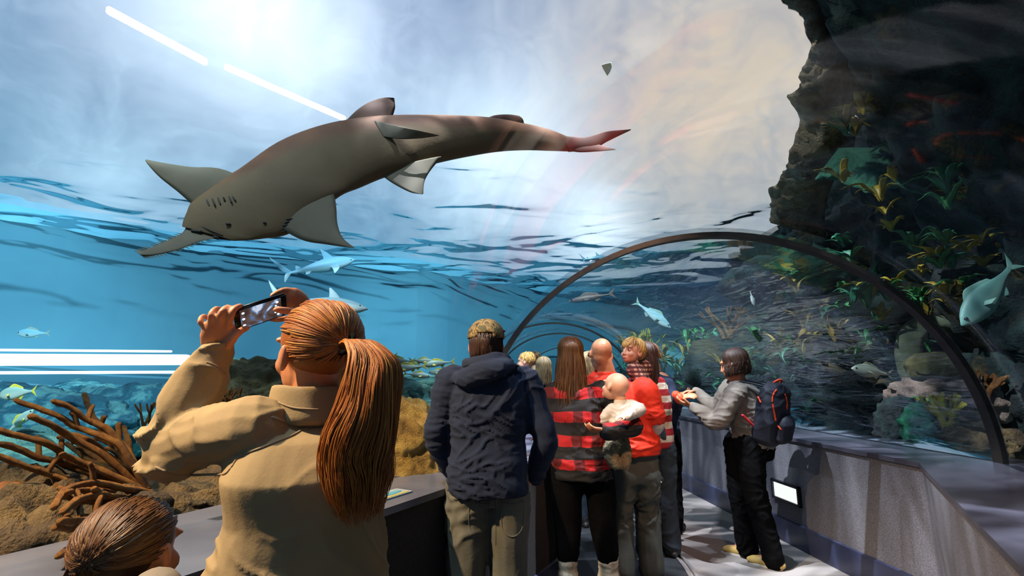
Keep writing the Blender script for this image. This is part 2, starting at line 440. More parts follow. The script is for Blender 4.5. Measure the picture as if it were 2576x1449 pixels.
def baseb(name, pts, side):
    bm = bmesh.new(); rings = []
    for i, a in enumerate(pts):
        q = pts[i+1] if i+1 < len(pts) else pts[i-1]
        d = (q-a).normalized()*(1 if i+1 < len(pts) else -1)
        nn = V((-d.y, d.x, 0))*side
        rings.append([a+V((0,0,.002)), a+V((0,0,.195)), a+nn*.018+V((0,0,.19)), a+nn*.02+V((0,0,.002))])
    loft(bm, rings); b = struct(name, bm, M['base'], loc=pts[0]); tag(b, 'slate blue baseboard along the %s walkway wall'%name.split('_')[1], 'baseboard')
baseb('baseboard_right', RW, 1); baseb('baseboard_right', RF, 1)
baseb('baseboard_left', LW, -1); baseb('baseboard_left', LF, -1)
# floor and dark moving belt
bm = bmesh.new()
vs = [bm.verts.new(p) for p in (V((-8,-9,0)), V((3.4,-9,0)), V((4.2,2.9,0)), V((3.8,20,0)), V((-1.5,20,0)), V((-1.5,4,0)), V((-6,-2,0)))]
r = bmesh.ops.extrude_face_region(bm, geom=[bm.faces.new(vs)])
bmesh.ops.translate(bm, verts=[g for g in r['geom'] if isinstance(g, bmesh.types.BMVert)], vec=(0,0,-.1))
tag(struct('floor', bm, M['floor']), 'grey carpeted walkway floor', 'floor')
edge = [V((-2.5,-4.2,0)), V((-.2,.3,0)), V((.75,2.2,0)), V((1.12,3.1,0)), V((1.27,3.8,0)), V((1.26,4.4,0)), V((1.1,6,0)), V((.9,9,0))]
E2 = catmull(edge, 50)
bm = bmesh.new()
lft = [V((-3.5,-4.0,0)), V((-.95,.9,0)), V((-.15,2.5,0)), V((.3,3.3,0)), V((.4,3.8,0)), V((.4,4.4,0)), V((.25,6,0)), V((0,9,0))]
L2 = catmull(lft, 50)
loft(bm, [[a+V((0,0,.001)), a+V((0,0,.012)), b+V((0,0,.012)), b+V((0,0,.001))] for a, b in zip(L2, E2)])
tag(struct('trim_6', bm, M['belt']), 'dark moving walkway belt under the crowd', 'walkway belt')
for j, dx in enumerate((.0, .05)):
    bm = bmesh.new()
    loft(bm, [[p+V((dx,0,.001)), p+V((dx,0,.02)), p+V((dx+.022,0,.02)), p+V((dx+.022,0,.001))] for p in E2])
    tag(struct('trim_%d'%(7+j), bm, M['steel']), 'pale metal edging strip of the walkway belt, %s one'%('inner','outer')[j], 'edging strip')
# lit wall panel
def onwall(u, v):
    a, b = RF[0], RF[1]; d = P(u, v, 1)-V((0,0,HC)); n = V((b-a).yxz); n = V(((b-a).y, -(b-a).x, 0)).normalized()
    t = n.dot(a)/n.dot(d); return V((0,0,HC))+d*t
cs = [onwall(1950,1208), onwall(2012,1236), onwall(2014,1268), onwall(1952,1244)]
cc = sum(cs, V())/4; dirw = (RF[1]-RF[0]).normalized(); nw = V((-dirw.y, dirw.x, 0))
wl = thing('wall_light', 'small lit rectangular panel in black frame on the right wall, beside the backpack woman', 'wall light', cc-nw*0+V((0,0,-.07)))
ww = (cs[0]-cs[1]).xy.length/2; hh = .062
Rw = Matrix((dirw, nw, V((0,0,1)))).transposed()
bm = bmesh.new()
for sx, sz, w_, h_ in ((-1,0,.02,2*hh+.04),(1,0,.02,2*hh+.04),(0,1,2*ww+.04,.02),(0,-1,2*ww+.04,.02)):
    box(bm, cc+dirw*sx*(ww+.01)+V((0,0,sz*(hh+.01)))+nw*.015, (w_,.03,h_), Rw)
obj('frame', bm, M['glasses'], wl, smooth=False)
bm = bmesh.new(); box(bm, cc+nw*.008, (2*ww,.014,2*hh), Rw); obj('light_panel', bm, M['panel_light'], wl, smooth=False)
# fish guide label on left ledge
sc_ = G(985,1243,Z0+.004)
lb = thing('fish_guide_label', 'small picture label of a blue and yellow fish lying on the left ledge', 'label', sc_)
dl = V((.5,.866,0)); dn = V((-.866,.5,0)); Rl = Matrix((dl, dn, V((0,0,1)))).transposed()
bm = bmesh.new(); box(bm, sc_, (.17,.10,.006), Rl); obj('plate', bm, plain('pale_label', '#aebfc4', '#8aa0a8', 20, .4, 0), lb, smooth=False)
bm = bmesh.new(); ell(bm, sc_+V((0,0,.004)), (.06,.02,.002), Rl); tube(bm, [sc_-dl*.06+V((0,0,.004)), sc_-dl*.08+dn*.02+V((0,0,.004))], .004)
ob = obj('fish_picture', bm, plain('blue_print', '#3f93b0', '#63aebf', 40, .4, 0), lb)
bm = bmesh.new(); box(bm, sc_-dn*.036+V((0,0,.0035)), (.14,.012,.002), Rl)
obj('yellow_band', bm, plain('yellow_print', '#c9b23a', None, 40, .4, 0), lb, smooth=False)

# ---------------------------------------------------------------- tank shell
back = [V((-7,-12,0)), V((-13,-4,0)), V((-13.5,3,0)), V((-12,8,0)), V((-8.5,12,0)), V((-3,15,0)), V((1,18.5,0)), V((6,19.5,0)), V((12,16,0))]
B2 = catmull(back, 40)
bm = bmesh.new()
loft(bm, [[V((p.x,p.y,-1)), V((p.x,p.y,WZ+.4)), V((p.x*1.04,p.y*1.04+.3,WZ+.4)), V((p.x*1.04,p.y*1.04+.3,-1))] for p in B2])
tag(struct('wall_back', bm, M['tankwall'], smooth=False), 'blue far wall of the tank', 'tank wall')
bm = bmesh.new()
n = 90
grid = [[None]*(n+1) for _ in range(n+1)]
for i in range(n+1):
    for j in range(n+1):
        x = -15+32*i/n; y = -12+33*j/n
        z = -.15+.25*fbm(V((x*.3,y*.3,1)), 4)
        dax = 0
        z = min(z, -.11) if (x > -3.8 and y < 19 and x < 4.6) else z+.1
        grid[i][j] = bm.verts.new((x,y,z))
for i in range(n):
    for j in range(n): bm.faces.new((grid[i][j], grid[i+1][j], grid[i+1][j+1], grid[i][j+1]))
o = obj('floor', bm, M['sand'], None, True, (0,0,0)); o['kind'] = 'structure'; tag(o, 'pale teal sandy bottom of the tank', 'tank floor')
bm = bmesh.new()
n = 420
grid = []
for i in range(n+1):
    row = []
    for j in range(n+1):
        x = -15+32*i/n; y = -12+33*j/n
        q = V((x*.42+y*.1, y*.5-x*.1, 3)); q += noise.noise_vector(q*1.3)*.5
        z = WZ+.13*noise.noise(q)+.035*noise.noise(q*2.7+V((4,2,0)))+.010*noise.noise(q*7)
        row.append(bm.verts.new((x,y,z)))
    grid.append(row)
for i in range(n):
    for j in range(n): bm.faces.new((grid[i][j], grid[i+1][j], grid[i+1][j+1], grid[i][j+1]))
o = obj('water_surface', bm, M['water'], None, True, (0,0,WZ), recalc=False)
tag(o, 'rippling water surface of the tank seen from below', 'water', kind='stuff')

# ---------------------------------------------------------------- rocks and cliff
def cliff(name, bots, tops, mids, z0, z1, mat, ns, nz, amp, seed, back=V((1.5,.6,0))):
    bm = bmesh.new()
    Bc = catmull(bots, ns); Mc = catmull(mids, ns); Tc = catmull(tops, ns)
    g = []
    for i in range(ns+1):
        row = []
        for j in range(nz+1):
            s = j/nz
            p = Bc[i]*(1-s)**2+Mc[i]*2*s*(1-s)+Tc[i]*s*s
            p = V((p.x, p.y, z0+(z1-z0)*s))
            q = V((p.x*.8+seed, p.y*.8, p.z*1.1))
            d = V((-1,-.5,0)).normalized()
            a = fbm(q, 5)*amp+abs(fbm(q*2.6, 4))*amp*.7+abs(fbm(q*7, 3))*amp*.22
            row.append(p+d*a+V((0,0,fbm(q*1.7+V((5,5,5)), 3)*amp*.3*math.sin(PI*s))))
        row += [row[-1]+back+V((0,0,.1)), row[0]+back]
        g.append(row)
    loft(bm, g)
    return obj(name, bm, mat)
bots = [V((4.6,-5,0)), V((4.9,-1,0)), V((5.2,2,0)), V((5.1,4.5,0)), V((4.9,7,0)), V((5.0,9.5,0)), V((5.6,12,0)), V((7,16,0))]
mids = [V((5,-5,0)), V((5.2,-1,0)), V((5.4,2,0)), V((5.2,4.5,0)), V((5.2,7,0)), V((5.6,9.5,0)), V((6.2,12,0)), V((8,16,0))]
tops = [V((2.4,-5,0)), V((2.0,-1,0)), V((2.1,1.6,0)), V((2.55,3.5,0)), V((4.45,5.5,0)), V((5.6,8.2,0)), V((6.4,11.3,0)), V((7.4,16,0))]
tag(cliff('rock_cliff', bots, tops, mids, -.3, WZ+.25, M['rock_cliff'], 170, 80, .45, 3.3), 'dark overgrown rock cliff rising over the right side of the tunnel', 'rock cliff')
# pale lit rock band at the water line
def band(name, pix, mat, label, thick=.25, amp=.10):
    """pix: list of (u_left, v_left, u_right, v_right, t)"""
    bm = bmesh.new(); rings = []
    A = catmull([P(a,b,t) for a,b,c,d,t in pix], 90); B = catmull([P(c,d,t+.15) for a,b,c,d,t in pix], 90)
    for a, b in zip(A, B):
        r = []
        m = 16
        dn = ((a+b)/2-V((0,0,HC))).normalized()
        for k in range(m+1):
            p = a.lerp(b, k/m); h = math.sin(PI*k/m)
            q = V((p.x*3, p.y*3, p.z*1.1))
            p = p-dn*(h*thick*.8+amp*fbm(q, 5)*h*1.5+abs(fbm(q*3, 3))*amp)+ (a-b).normalized()*fbm(q*1.4+V((9,1,1)), 4)*amp*1.2*(1-k/m)
            r.append(p)
        r += [r[-1]+dn*thick, r[0]+dn*thick]
        rings.append(r)
    loft(bm, rings)
    return tag(obj(name, bm, mat), label, 'rock')
band('cliff_band', [(1900,-60,2030,-70,4.0),(1985,15,2075,0,4.3),(2035,80,2110,70,4.6),(2025,170,2135,165,4.9),(2000,230,2150,270,5.2),(2012,310,2148,370,5.5),(1985,395,2110,430,5.9),(1965,440,2085,490,6.3),(1930,490,2075,540,6.8),(1935,560,2080,600,7.2)],
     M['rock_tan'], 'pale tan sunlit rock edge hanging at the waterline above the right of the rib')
band('cliff_band', [(2050,450,2110,372,5.2),(2150,470,2200,372,5.0),(2280,480,2330,385,4.8),(2420,520,2450,410,4.6),(2560,600,2600,450,4.4),(2700,690,2740,520,4.2)],
     rockmat('green_reflection_band', [(.3,'#1f4a3c'),(.5,'#3a7a62'),(.65,'#5a9a80'),(.8,'#8ab89c')], 4, 12), 'pale green band built for an acrylic reflection, curving across the dark cliff at upper right', .18, .07)  # light arc in the acrylic, put into rock shape and green colour

def rock(name, c, s, mat, label, seed=0, sub=5, amp=.35, rotz=0, cat='rock', group=None, fine=.05):
    bm = bmesh.new()
    bmesh.ops.create_icosphere(bm, subdivisions=sub, radius=1)
    R = Matrix.Rotation(rotz, 3, 'Z')
    for v in bm.verts:
        p = v.co.copy(); q = p*1.1+V((seed, seed*.7, 0))
        k = 1+amp*fbm(q, 3)+amp*.5*abs(fbm(q*2.5, 3))
        p = p*k
        w = R@V((p.x*s[0], p.y*s[1], p.z*s[2]))
        w += w.normalized()*fine*(abs(fbm(w*7+V((seed,0,0)), 3)))
        v.co = w+V(c)
    return tag(obj(name, bm, mat), label, cat, group)
def Rk(u, v, t, rad, mat, label, seed, **k):
    return rock(k.pop('name', 'rock'), P(u, v, t), rad, M[mat] if isinstance(mat, str) else mat, label, seed, **k)
# left foreground reef mass
Rk(300,1530,2.15,(1.0,.55,.42),'rock_brown','brown rock mass in the lower left corner carrying the orange branching coral',1.3, sub=6, fine=.08, amp=.3)
Rk(40,1480,1.75,(.42,.35,.38),'rock_brown','dark brown rock at the bottom left edge under the orange sponge',4.1, sub=5, fine=.06)
Rk(580,1290,2.4,(.55,.4,.24),'rock_brown','dark rock behind the raised arm of the ponytail woman',8.4, sub=6, fine=.06)
Rk(630,1040,3.3,(.36,.45,.30),'rock_moss','tall mossy boulder seen under the phone of the ponytail woman',2.2, sub=6, fine=.06, amp=.25)
Rk(575,960,5.4,(.35,.4,.22),'rock_teal','small dark green boulder just behind the mossy boulder',12.2)
Rk(1010,1170,2.95,(.36,.34,.36),'rock_yellow','yellow pitted boulder between the ponytail and the man in the cap',6.6, sub=6, amp=.18, fine=.05)
Rk(1045,1090,4.4,(.5,.5,.38),'rock_teal','grey green rounded boulder behind the yellow pitted one',5.5, sub=6, fine=.06)
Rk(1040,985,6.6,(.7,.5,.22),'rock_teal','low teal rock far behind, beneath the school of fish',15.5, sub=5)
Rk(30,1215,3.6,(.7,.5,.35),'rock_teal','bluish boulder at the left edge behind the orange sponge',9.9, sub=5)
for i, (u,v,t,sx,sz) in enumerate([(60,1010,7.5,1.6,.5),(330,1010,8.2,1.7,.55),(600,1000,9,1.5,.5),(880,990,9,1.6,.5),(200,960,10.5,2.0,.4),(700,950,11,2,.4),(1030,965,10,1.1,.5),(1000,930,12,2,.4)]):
    Rk(u,v+58,t,(sx,.8,sz),'rock_rubble',['far left rubble mound tinted by blue water haze','rubble mound behind the tips of the orange coral','rubble mound behind the raised sleeve','rubble mound behind the ponytail','low distant rubble ridge at left','low distant rubble ridge behind the phone','rubble mound left of the capped man','low distant rubble ridge beneath the shark'][i],20+i*3.3,sub=5,fine=.12)
# reef beyond the right wall
for i, (u,v,t,s,m,l) in enumerate([
    (1850,985,8.5,(1.0,.9,.75),'rock_cliff','low dark reef mound behind the joined hands'),
    (1930,960,7.3,(1.2,.9,.85),'rock_cliff','dark reef mound directly behind the backpack woman'),
    (2130,1010,6.0,(.9,.7,.6),'rock_cliff','dark reef mound right of the backpack'),
    (2270,1080,4.3,(.14,.2,.26),M['rock_cliff'],'dark rounded rock knob left of the green sponge'),
    (2390,1000,4.6,(.42,.35,.24),'rock_pink','pinkish pitted rock below the brain coral'),
    (2440,1120,4.2,(.38,.3,.22),'rock_brown','brown weedy rock beneath the yellow coral by the rib foot'),
    (2560,1010,4.4,(.3,.4,.5),'rock_cliff','dark rock at the right edge outside the rib'),
    (2200,820,6.2,(.7,.6,.5),'rock_cliff','dark rock shoulder above the grey fish'),
    (2060,740,8.0,(1.3,.9,.6),'rock_cliff','large dark rock hanging above the reef under the rib crown'),
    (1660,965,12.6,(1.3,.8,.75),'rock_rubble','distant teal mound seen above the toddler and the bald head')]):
    Rk(u,v,t,s,m,l,30+i*2.7,sub=5,fine=.07)

# ---------------------------------------------------------------- corals
def px(pts, t0, t1=None):
    n = len(pts); t1 = t1 or t0
    return [P(a[0], a[1], t0+(t1-t0)*i/max(1,n-1)) for i, a in enumerate(pts)]
gc = thing('branching_coral', 'large rust orange finger coral fanning out to the left on the brown rock', 'coral', P(370,1235,2.05))
BR = [([(370,1235),(300,1120),(196,1076),(137,1043),(41,1008)],2.05,1.85),([(370,1230),(283,1092),(220,1057),(177,1025),(137,1010)],2.05,1.9),
 ([(370,1230),(310,1120),(243,1061),(226,1029),(212,994)],2.05,2.2),([(360,1235),(270,1150),(185,1104),(137,1072),(77,1047)],2.05,1.8),
 ([(370,1240),(220,1190),(151,1163),(153,1139),(118,1116),(59,1100),(-10,1080)],2.05,1.75),([(370,1240),(220,1175),(157,1163),(98,1151),(39,1127),(-10,1116)],2.05,1.8),
 ([(370,1240),(236,1218),(177,1210),(118,1190),(59,1171),(-15,1143)],2.0,1.7),([(380,1240),(325,1200),(314,1170),(302,1116),(298,1068)],2.05,2.1),
 ([(375,1240),(314,1230),(236,1215),(165,1233),(137,1275)],2.0,1.8),([(375,1245),(306,1255),(255,1245),(196,1257),(157,1288)],2.0,1.75),
 ([(370,1250),(275,1262),(200,1262),(165,1300)],2.0,1.75),([(370,1250),(275,1275),(236,1305),(149,1312)],2.0,1.7),([(370,1255),(280,1290),(243,1316),(180,1330),(140,1325)],2.0,1.7),
 ([(370,1255),(275,1280),(243,1320),(196,1362),(150,1398)],2.0,1.65),([(370,1235),(255,1175),(216,1151),(169,1116)],2.05,2.2),([(330,1160),(300,1130),(255,1105),(230,1110)],2.1,2.2),
 ([(340,1190),(290,1170),(240,1120),(190,1095),(150,1100)],2.05,1.95),([(350,1200),(330,1150),(320,1100),(312,1075)],2.1,2.25),([(300,1130),(285,1105),(255,1085),(260,1050)],2.1,2.1)]
random.seed(11)
for i in range(12):
    a = random.uniform(.1,1); u = 370-random.uniform(80,200); v = 1235-random.uniform(-20,140)
    BR.append(([(375,1240),((370+u)/2+random.uniform(-10,10),(1240+v)/2-15*random.random()),(u,v),(u-random.uniform(20,50),v-random.uniform(-12,25))],2.05,2.05+random.uniform(-.3,.3)))
for b, t0, t1 in BR:
    if b[-1][1] > 1230: t1 *= .82
    bm = bmesh.new(); pts = px(b, t0, t1)
    rr = tube(bm, pts, [.014,.013,.0115,.010], seg=8, n=22)
    for v in bm.verts: v.co += V((fbm(v.co*30,2), fbm(v.co*30+V((3,3,3)),2), fbm(v.co*30+V((7,7,7)),2)))*.004
    obj('branch', bm, M['gorg'], gc)
    if random.random() < .55:
        m = len(pts)//2; bm = bmesh.new()
        e = pts[m]+V((random.uniform(-.06,.02), random.uniform(-.05,.05), random.uniform(.03,.08)))
        tube(bm, [pts[m], (pts[m]+e)/2+V((0,0,.012)), e], [.010,.009,.007], seg=7); obj('branch', bm, M['gorg'], gc)
def antler(name, label, base, h, mat, seed, r=.012, depth=3, spread=.8, group=None, lean=V((0,0,1)), cat='coral', dense=3):
    rnd = random.Random(seed); root = thing(name, label, cat, base, group)
    def grow(bm, p, d, L, r, k):
        e = p+d*L*.5+V((rnd.uniform(-.1,.1),)*3)*L; q = e+ (d+V((rnd.uniform(-.3,.3), rnd.uniform(-.3,.3), .2))).normalized()*L*.5
        tube(bm, [p, e, q], [r, r*.85, r*.7], seg=7)
        if k <= 0: return
        for _ in range(rnd.choice((2, 2, 3))):
            nd = (d+V((rnd.uniform(-1,1), rnd.uniform(-1,1), rnd.uniform(-.3,.7)))*spread).normalized()
            grow(bm, q, nd, L*.7, r*.75, k-1)
    for i in range(dense):
        bm = bmesh.new()
        d = (lean+V((rnd.uniform(-1,1), rnd.uniform(-1,1), rnd.uniform(0,.5)))*spread).normalized()
        grow(bm, base+V((rnd.uniform(-1,1), rnd.uniform(-1,1), 0))*h*.1, d, h*.42, r, depth-1)
        obj('branch', bm, mat, root)
    return root
antler('branching_coral','small brown antler coral standing upright left of the raised elbow',P(372,1120,2.5),.26,M['gorg'],3,.010,3,.6)
antler('branching_coral','low rust coral clump under the elbow of the ponytail woman',P(400,1180,2.2),.22,M['gorg'],5,.016,3,.9,dense=5)
antler('branching_coral','rust coral twigs behind the collar of the tan jacket',P(560,1080,2.6),.26,M['gorg'],9,.011,3,.9,dense=4)
antler('branching_coral','stubby brown finger coral beside the yellow pitted boulder',P(1080,1105,3.3),.17,M['bcoral'],12,.022,2,.7,dense=6)
antler('branching_coral','brown finger coral clump just left of the hoodie',P(1108,1120,3.2),.22,M['bcoral'],14,.02,2,.6,dense=4)
Rk(8,1268,1.75,(.075,.07,.062),'sponge','rounded orange sponge at the left edge of the tank',50.5,name='sponge',cat='sponge',sub=4,amp=.25,fine=.02)
Rk(2350,925,4.5,(.22,.2,.145),'brain','large round olive brain coral right of the grey fish',51.5,name='brain_coral',cat='coral',sub=5,amp=.08,fine=.02)
Rk(2305,1070,4.1,(.12,.1,.15),'green','bright green sponge beside the dark knob',52.5,name='sponge',cat='sponge',sub=4,amp=.4,fine=.03)
antler('branching_coral','bright yellow branching coral inside the foot of the rib',P(2390,1095,4.1),.40,M['ycoral'],21,.035,3,.9,dense=5)
antler('branching_coral','rust brown knobbly coral close to the right of the rib foot',P(2475,1020,4.2),.34,M['bcoral'],23,.032,3,.8,dense=5)
antler('branching_coral','thin brown staghorn coral near the upper reef left of the dark rock',P(1830,850,7),.6,M['bcoral'],25,.03,3,1,dense=4)
antler('branching_coral','yellow staghorn coral behind the far toddler in plaid',P(1640,905,10.5),.8,M['ycoral'],27,.025,3,1,dense=4)
# curved ridged tube sponge
bm = bmesh.new()
tube(bm, px([(2295,935),(2285,880),(2300,835),(2350,815),(2410,830)],4.9), [.12,.115,.11,.10,.08], seg=18, n=60)
for v in bm.verts:
    pass
o = tag(obj('tube_sponge', bm, M['pipe']), 'tall curved ridged tube sponge arching above the brain coral', 'sponge')
# seaweed plants
def weed(base, h, mat, label, seed, nb=8, w=.05, group=None, spread=.8, name='seaweed', lean=V((0,0,0))):
    rnd = random.Random(seed); bm = bmesh.new()
    for i in range(nb):
        a = rnd.uniform(0, 2*PI); L = h*rnd.uniform(.6,1.1)
        d = V((math.cos(a), math.sin(a), 0))*spread*L
        p0 = base+V((math.cos(a), math.sin(a), 0))*h*.06
        pts = [p0, p0+V((0,0,L*.4))+d*.15+lean*L*.2, p0+V((0,0,L*.75))+d*.5+lean*L*.5, p0+V((0,0,L*rnd.uniform(.6,1)))+d*rnd.uniform(.8,1.1)+lean*L]
        tube(bm, pts, [w*.25,w*.8,w,w*.75,w*.15], seg=6, n=9, flat=(1,.14), ref=(math.sin(a), -math.cos(a), .1))
    for v in bm.verts:
        v.co += V((fbm(v.co*9,2), fbm(v.co*9+V((3,0,0)),2), fbm(v.co*9+V((0,5,0)),2)))*w*.5
    return tag(obj(name, bm, mat), label, 'seaweed', group)
rnd = random.Random(5)
spots = []
for i in range(120):   # reef behind the right wall
    u = rnd.uniform(1570,2230); t = rnd.uniform(5.4,8.6); v = rnd.uniform(900,1040) if t < 7 else rnd.uniform(860,985)
    spots.append((u,v,t,rnd.uniform(.18,.4)))
for (u,v,t,h) in spots:
    t2 = max(t, 2.9/((u-1288)/F)); h *= max(1, t2/t)**.9; t = t2
    k = rnd.choice((0,1,2,2,3,4,0))
    weed(P(u,v,t), h, M['weed%d'%k], 'leafy seaweed tuft growing on the reef mounds behind the backpack woman', rnd.random()*99, 7, .04, 'seaweed tufts on the reef mounds')
for i in range(84):   # cliff
    u = rnd.uniform(2120,2570); v = rnd.uniform(20,800)
    e = (P(u,v,1)-V((0,0,HC))); t = 4.7 if u < 2350 else 4.3
    t += max(0,(v-450))*.0006
    k = rnd.choice((1,3,0,2,1))
    weed(P(u,v,t), rnd.uniform(.15,.3), M['weed%d'%k], 'ochre and green growth tuft clinging to the dark cliff above the rib', rnd.random()*99, 7, .035, 'growth tufts on the cliff', spread=.9, lean=V((-.5,-.3,-.3)))
for i in range(48):
    u = rnd.uniform(1900,2500); v = rnd.uniform(720,900); t = rnd.uniform(4.8,6.2)
    weed(P(u,v,t), rnd.uniform(.15,.3), M['weed%d'%rnd.choice((3,1,2,0))], 'dim weed tuft on the rock above the grey fish', rnd.random()*99, 7, .035, 'weed tufts under the rib crown', spread=.9)
for i in range(20):
    u = rnd.uniform(2300,2570); v = rnd.uniform(960,1140); t = rnd.uniform(4.2,4.9)
    weed(P(u,v,t), rnd.uniform(.1,.22), M['weed%d'%rnd.choice((3,1,2,0,0))], 'small weed tuft around the rocks at the rib foot', rnd.random()*99, 6, .03, 'weed tufts at the rib foot')

# ---------------------------------------------------------------- fish
def shadefish(name, top, belly, dots=None, rough=.5):
    t = NT(name); tc = t.n('ShaderNodeTexCoord'); sx = t.n('ShaderNodeSeparateXYZ'); t.l(tc.outputs['Object'], sx.inputs[0])
    s = t.math('ADD', t.math('MULTIPLY', sx.outputs[2], 6.0), .5, True)
    col = t.ramp(s, [(.3, hexc(belly)), (.6, hexc(top))])
    col = t.mixc(t.math('MULTIPLY', t.noise(tc.outputs['Object'], 14, 4), .5), col, hexc(top))
    t.bsdf(col, rough, t.bump(t.noise(tc.outputs['Object'], 90, 3), .1, .002)); return t.m
def make_fish(name, label, cat, L, hprof, wprof, mat, finmat, loc, rot, group=None, kind='fish', eyer=.02):
    """fish swims along local +x; profiles are fractions of L from nose to tail root"""
    root = thing(name, label, cat, (0,0,0), group)
    bm = bmesh.new(); rings = []; n = 26
    for i in range(n+1):
        s = i/n; x = L*(.5-.86*s)
        h = lerpl(hprof, s)*L; w = lerpl(wprof, s)*L
        rings.append([V((x, w*math.cos(a), h*math.sin(a))) for a in (2*PI*k/18 for k in range(18))])
    loft(bm, rings); obj('body', bm, mat, root)
    xr = lambda s: L*(.5-.86*s)
    Z = lambda s: lerpl(hprof, s)*L
    def F(nm, lead, trail, th=.006, side=None):
        bm = bmesh.new(); fin(bm, [V(p)*L for p in lead], [V(p)*L for p in trail], th*L, side=V(side) if side else None); obj(nm, bm, finmat, root)
    xt = .5-.86
    if kind == 'shark':
        F('tail_fin', [(xt+.04,0,.015),(xt-.06,0,.12),(xt-.17,0,.23)], [(xt+.02,0,-.005),(xt-.06,0,.03),(xt-.16,0,.20)], .012, (0,1,0))
        F('tail_fin', [(xt+.03,0,-.01),(xt-.02,0,-.06),(xt-.06,0,-.10)], [(xt-.02,0,.01),(xt-.05,0,-.02),(xt-.07,0,-.09)], .012, (0,1,0))
        z = lerpl(hprof,.38)-.01
        F('dorsal_fin', [(.22,0,z),(.16,0,z+.07),(.09,0,z+.13)], [(.08,0,z-.02),(.09,0,z+.03),(.075,0,z+.125)], .012, (0,1,0))
        F('dorsal_fin', [(-.2,0,.035),(-.23,0,.06),(-.25,0,.07)], [(-.27,0,.02),(-.27,0,.035),(-.265,0,.07)], .01, (0,1,0))
        for s in (1,-1):
            y = s*(lerpl(wprof,.28)-.02)
            F('pectoral_fin', [(.24,y,-.02),(.2,y+s*.1,-.05),(.1,y+s*.19,-.09)], [(.12,y,-.02),(.12,y+s*.08,-.04),(.09,y+s*.18,-.09)], .012, (0,0,1))
            F('pelvic_fin', [(-.1,s*.03,-.03),(-.14,s*.06,-.05)], [(-.17,s*.02,-.03),(-.18,s*.05,-.055)], .01, (0,0,1))
    else:
        F('tail_fin', [(xt+.03,0,.012),(xt-.07,0,.08),(xt-.14,0,.14)], [(xt+.03,0,-.012),(xt-.05,0,.0),(xt-.12,0,.12)], .008, (0,1,0))
        F('tail_fin', [(xt+.03,0,-.012),(xt-.07,0,-.08),(xt-.14,0,-.14)], [(xt+.03,0,.012),(xt-.05,0,.0),(xt-.12,0,-.12)], .008, (0,1,0))
        a, b, c, d = (lerpl(hprof, s) for s in (.28,.45,.6,.75))
        F('dorsal_fin', [(.26,0,a-.01),(.14,0,b+.06),(0,0,c+.05),(-.12,0,d+.04)], [(.25,0,a-.02),(.12,0,b-.02),(0,0,c-.02),(-.14,0,d-.01)], .006, (0,1,0))
        F('anal_fin', [(-.02,0,-c+.01),(-.08,0,-c-.04),(-.14,0,-d-.03)], [(-.03,0,-c+.02),(-.1,0,-d),(-.15,0,-d+.01)], .006, (0,1,0))
        for s in (1,-1):
            y = s*lerpl(wprof,.3)
            F('pectoral_fin', [(.2,y,-.02),(.16,y+s*.04,-.05)], [(.15,y,-.0),(.07,y+s*.05,-.05)], .006)
    for s in (1,-1):
        bm = bmesh.new(); ell(bm, V((L*.42, s*lerpl(wprof,.09)*L*.92, lerpl(hprof,.09)*L*.25)), (eyer*L,)*3, seg=10, rings=8)
        obj('eye', bm, M['eye'], root)
    root.location = loc; root.rotation_euler = rot
    return root
SH = [.004,.05,.075,.088,.09,.085,.07,.05,.03,.018,.014]; SW = [.01,.055,.075,.085,.085,.075,.06,.04,.024,.014,.008]
m_sh = shadefish('grey_shark_skin', '#7f9aa0', '#d5dfd8')
m_sh2 = shadefish('hazed_shark_skin', '#6fa9c4', '#a8cdd8')  # water haze over the far shark is put into its skin colour
R = math.radians
make_fish('shark','grey shark with pale belly swimming right just above the ponytail head','shark',1.05,SH,SW,m_sh,m_sh,P(800,766,5.2),(R(-18),R(4),R(12)),kind='shark',eyer=.008)
make_fish('shark','faint pale shark further off between the sawfish and the grey shark','shark',1.5,SH,SW,m_sh2,m_sh2,P(800,672,9.0),(R(10),R(-20),R(40)),kind='shark',eyer=.008)
make_fish('shark','small dark shark gliding just above the left side of the nearest rib','shark',.42,SH,SW,shadefish('dark_shark_skin','#3f6070','#6f95a4'),shadefish('dark_shark_fin','#3f6070','#4f7080'),P(1495,650,7.0),(0,R(-8),R(10)),kind='shark',eyer=.008)
FH = [.01,.075,.115,.135,.14,.13,.11,.08,.05,.03,.025]; FW = [.008,.035,.05,.058,.06,.055,.045,.032,.02,.01,.006]
m_yt = shadefish('silver_fish_skin', '#7fa39a', '#c9dccc'); m_yf = plain('yellow_fin', '#d6cf4e', '#b9b83c', 20, .6, 0)
m_gf = plain('grey_fin', '#86a39a', None, 20, .6, 0)
make_fish('fish','silver green fish with yellow tail at the left edge, the higher one','fish',.34,FH,FW,m_yt,m_yf,P(45,988,3.4),(0,R(6),R(170)))
make_fish('fish','small silver fish with yellow fins tilted upward below the left edge fish','fish',.24,FH,FW,m_yt,m_yf,P(48,1062,3.6),(R(20),R(-50),R(15)))
make_fish('fish','pale fish far off near the left edge, level with the phone','fish',.40,FH,FW,shadefish('blue_far_fish','#6fb4c8','#a8d4d8'),m_gf,P(85,838,6.0),(0,0,R(185)))
SCH = [(955,897,3.9,.30,186),(1005,907,4.0,.28,186),(1060,908,4.2,.24,4),(1105,914,4.2,.30,183),(1030,925,3.8,.30,188),(1045,921,4.4,.30,182),(990,950,4.2,.26,10),(1048,943,4.0,.24,4),(1110,936,4.6,.26,175),(960,925,4.4,.26,200),(1135,925,5.0,.2,185),(965,955,4.8,.2,190),(1010,968,4.6,.22,170)]
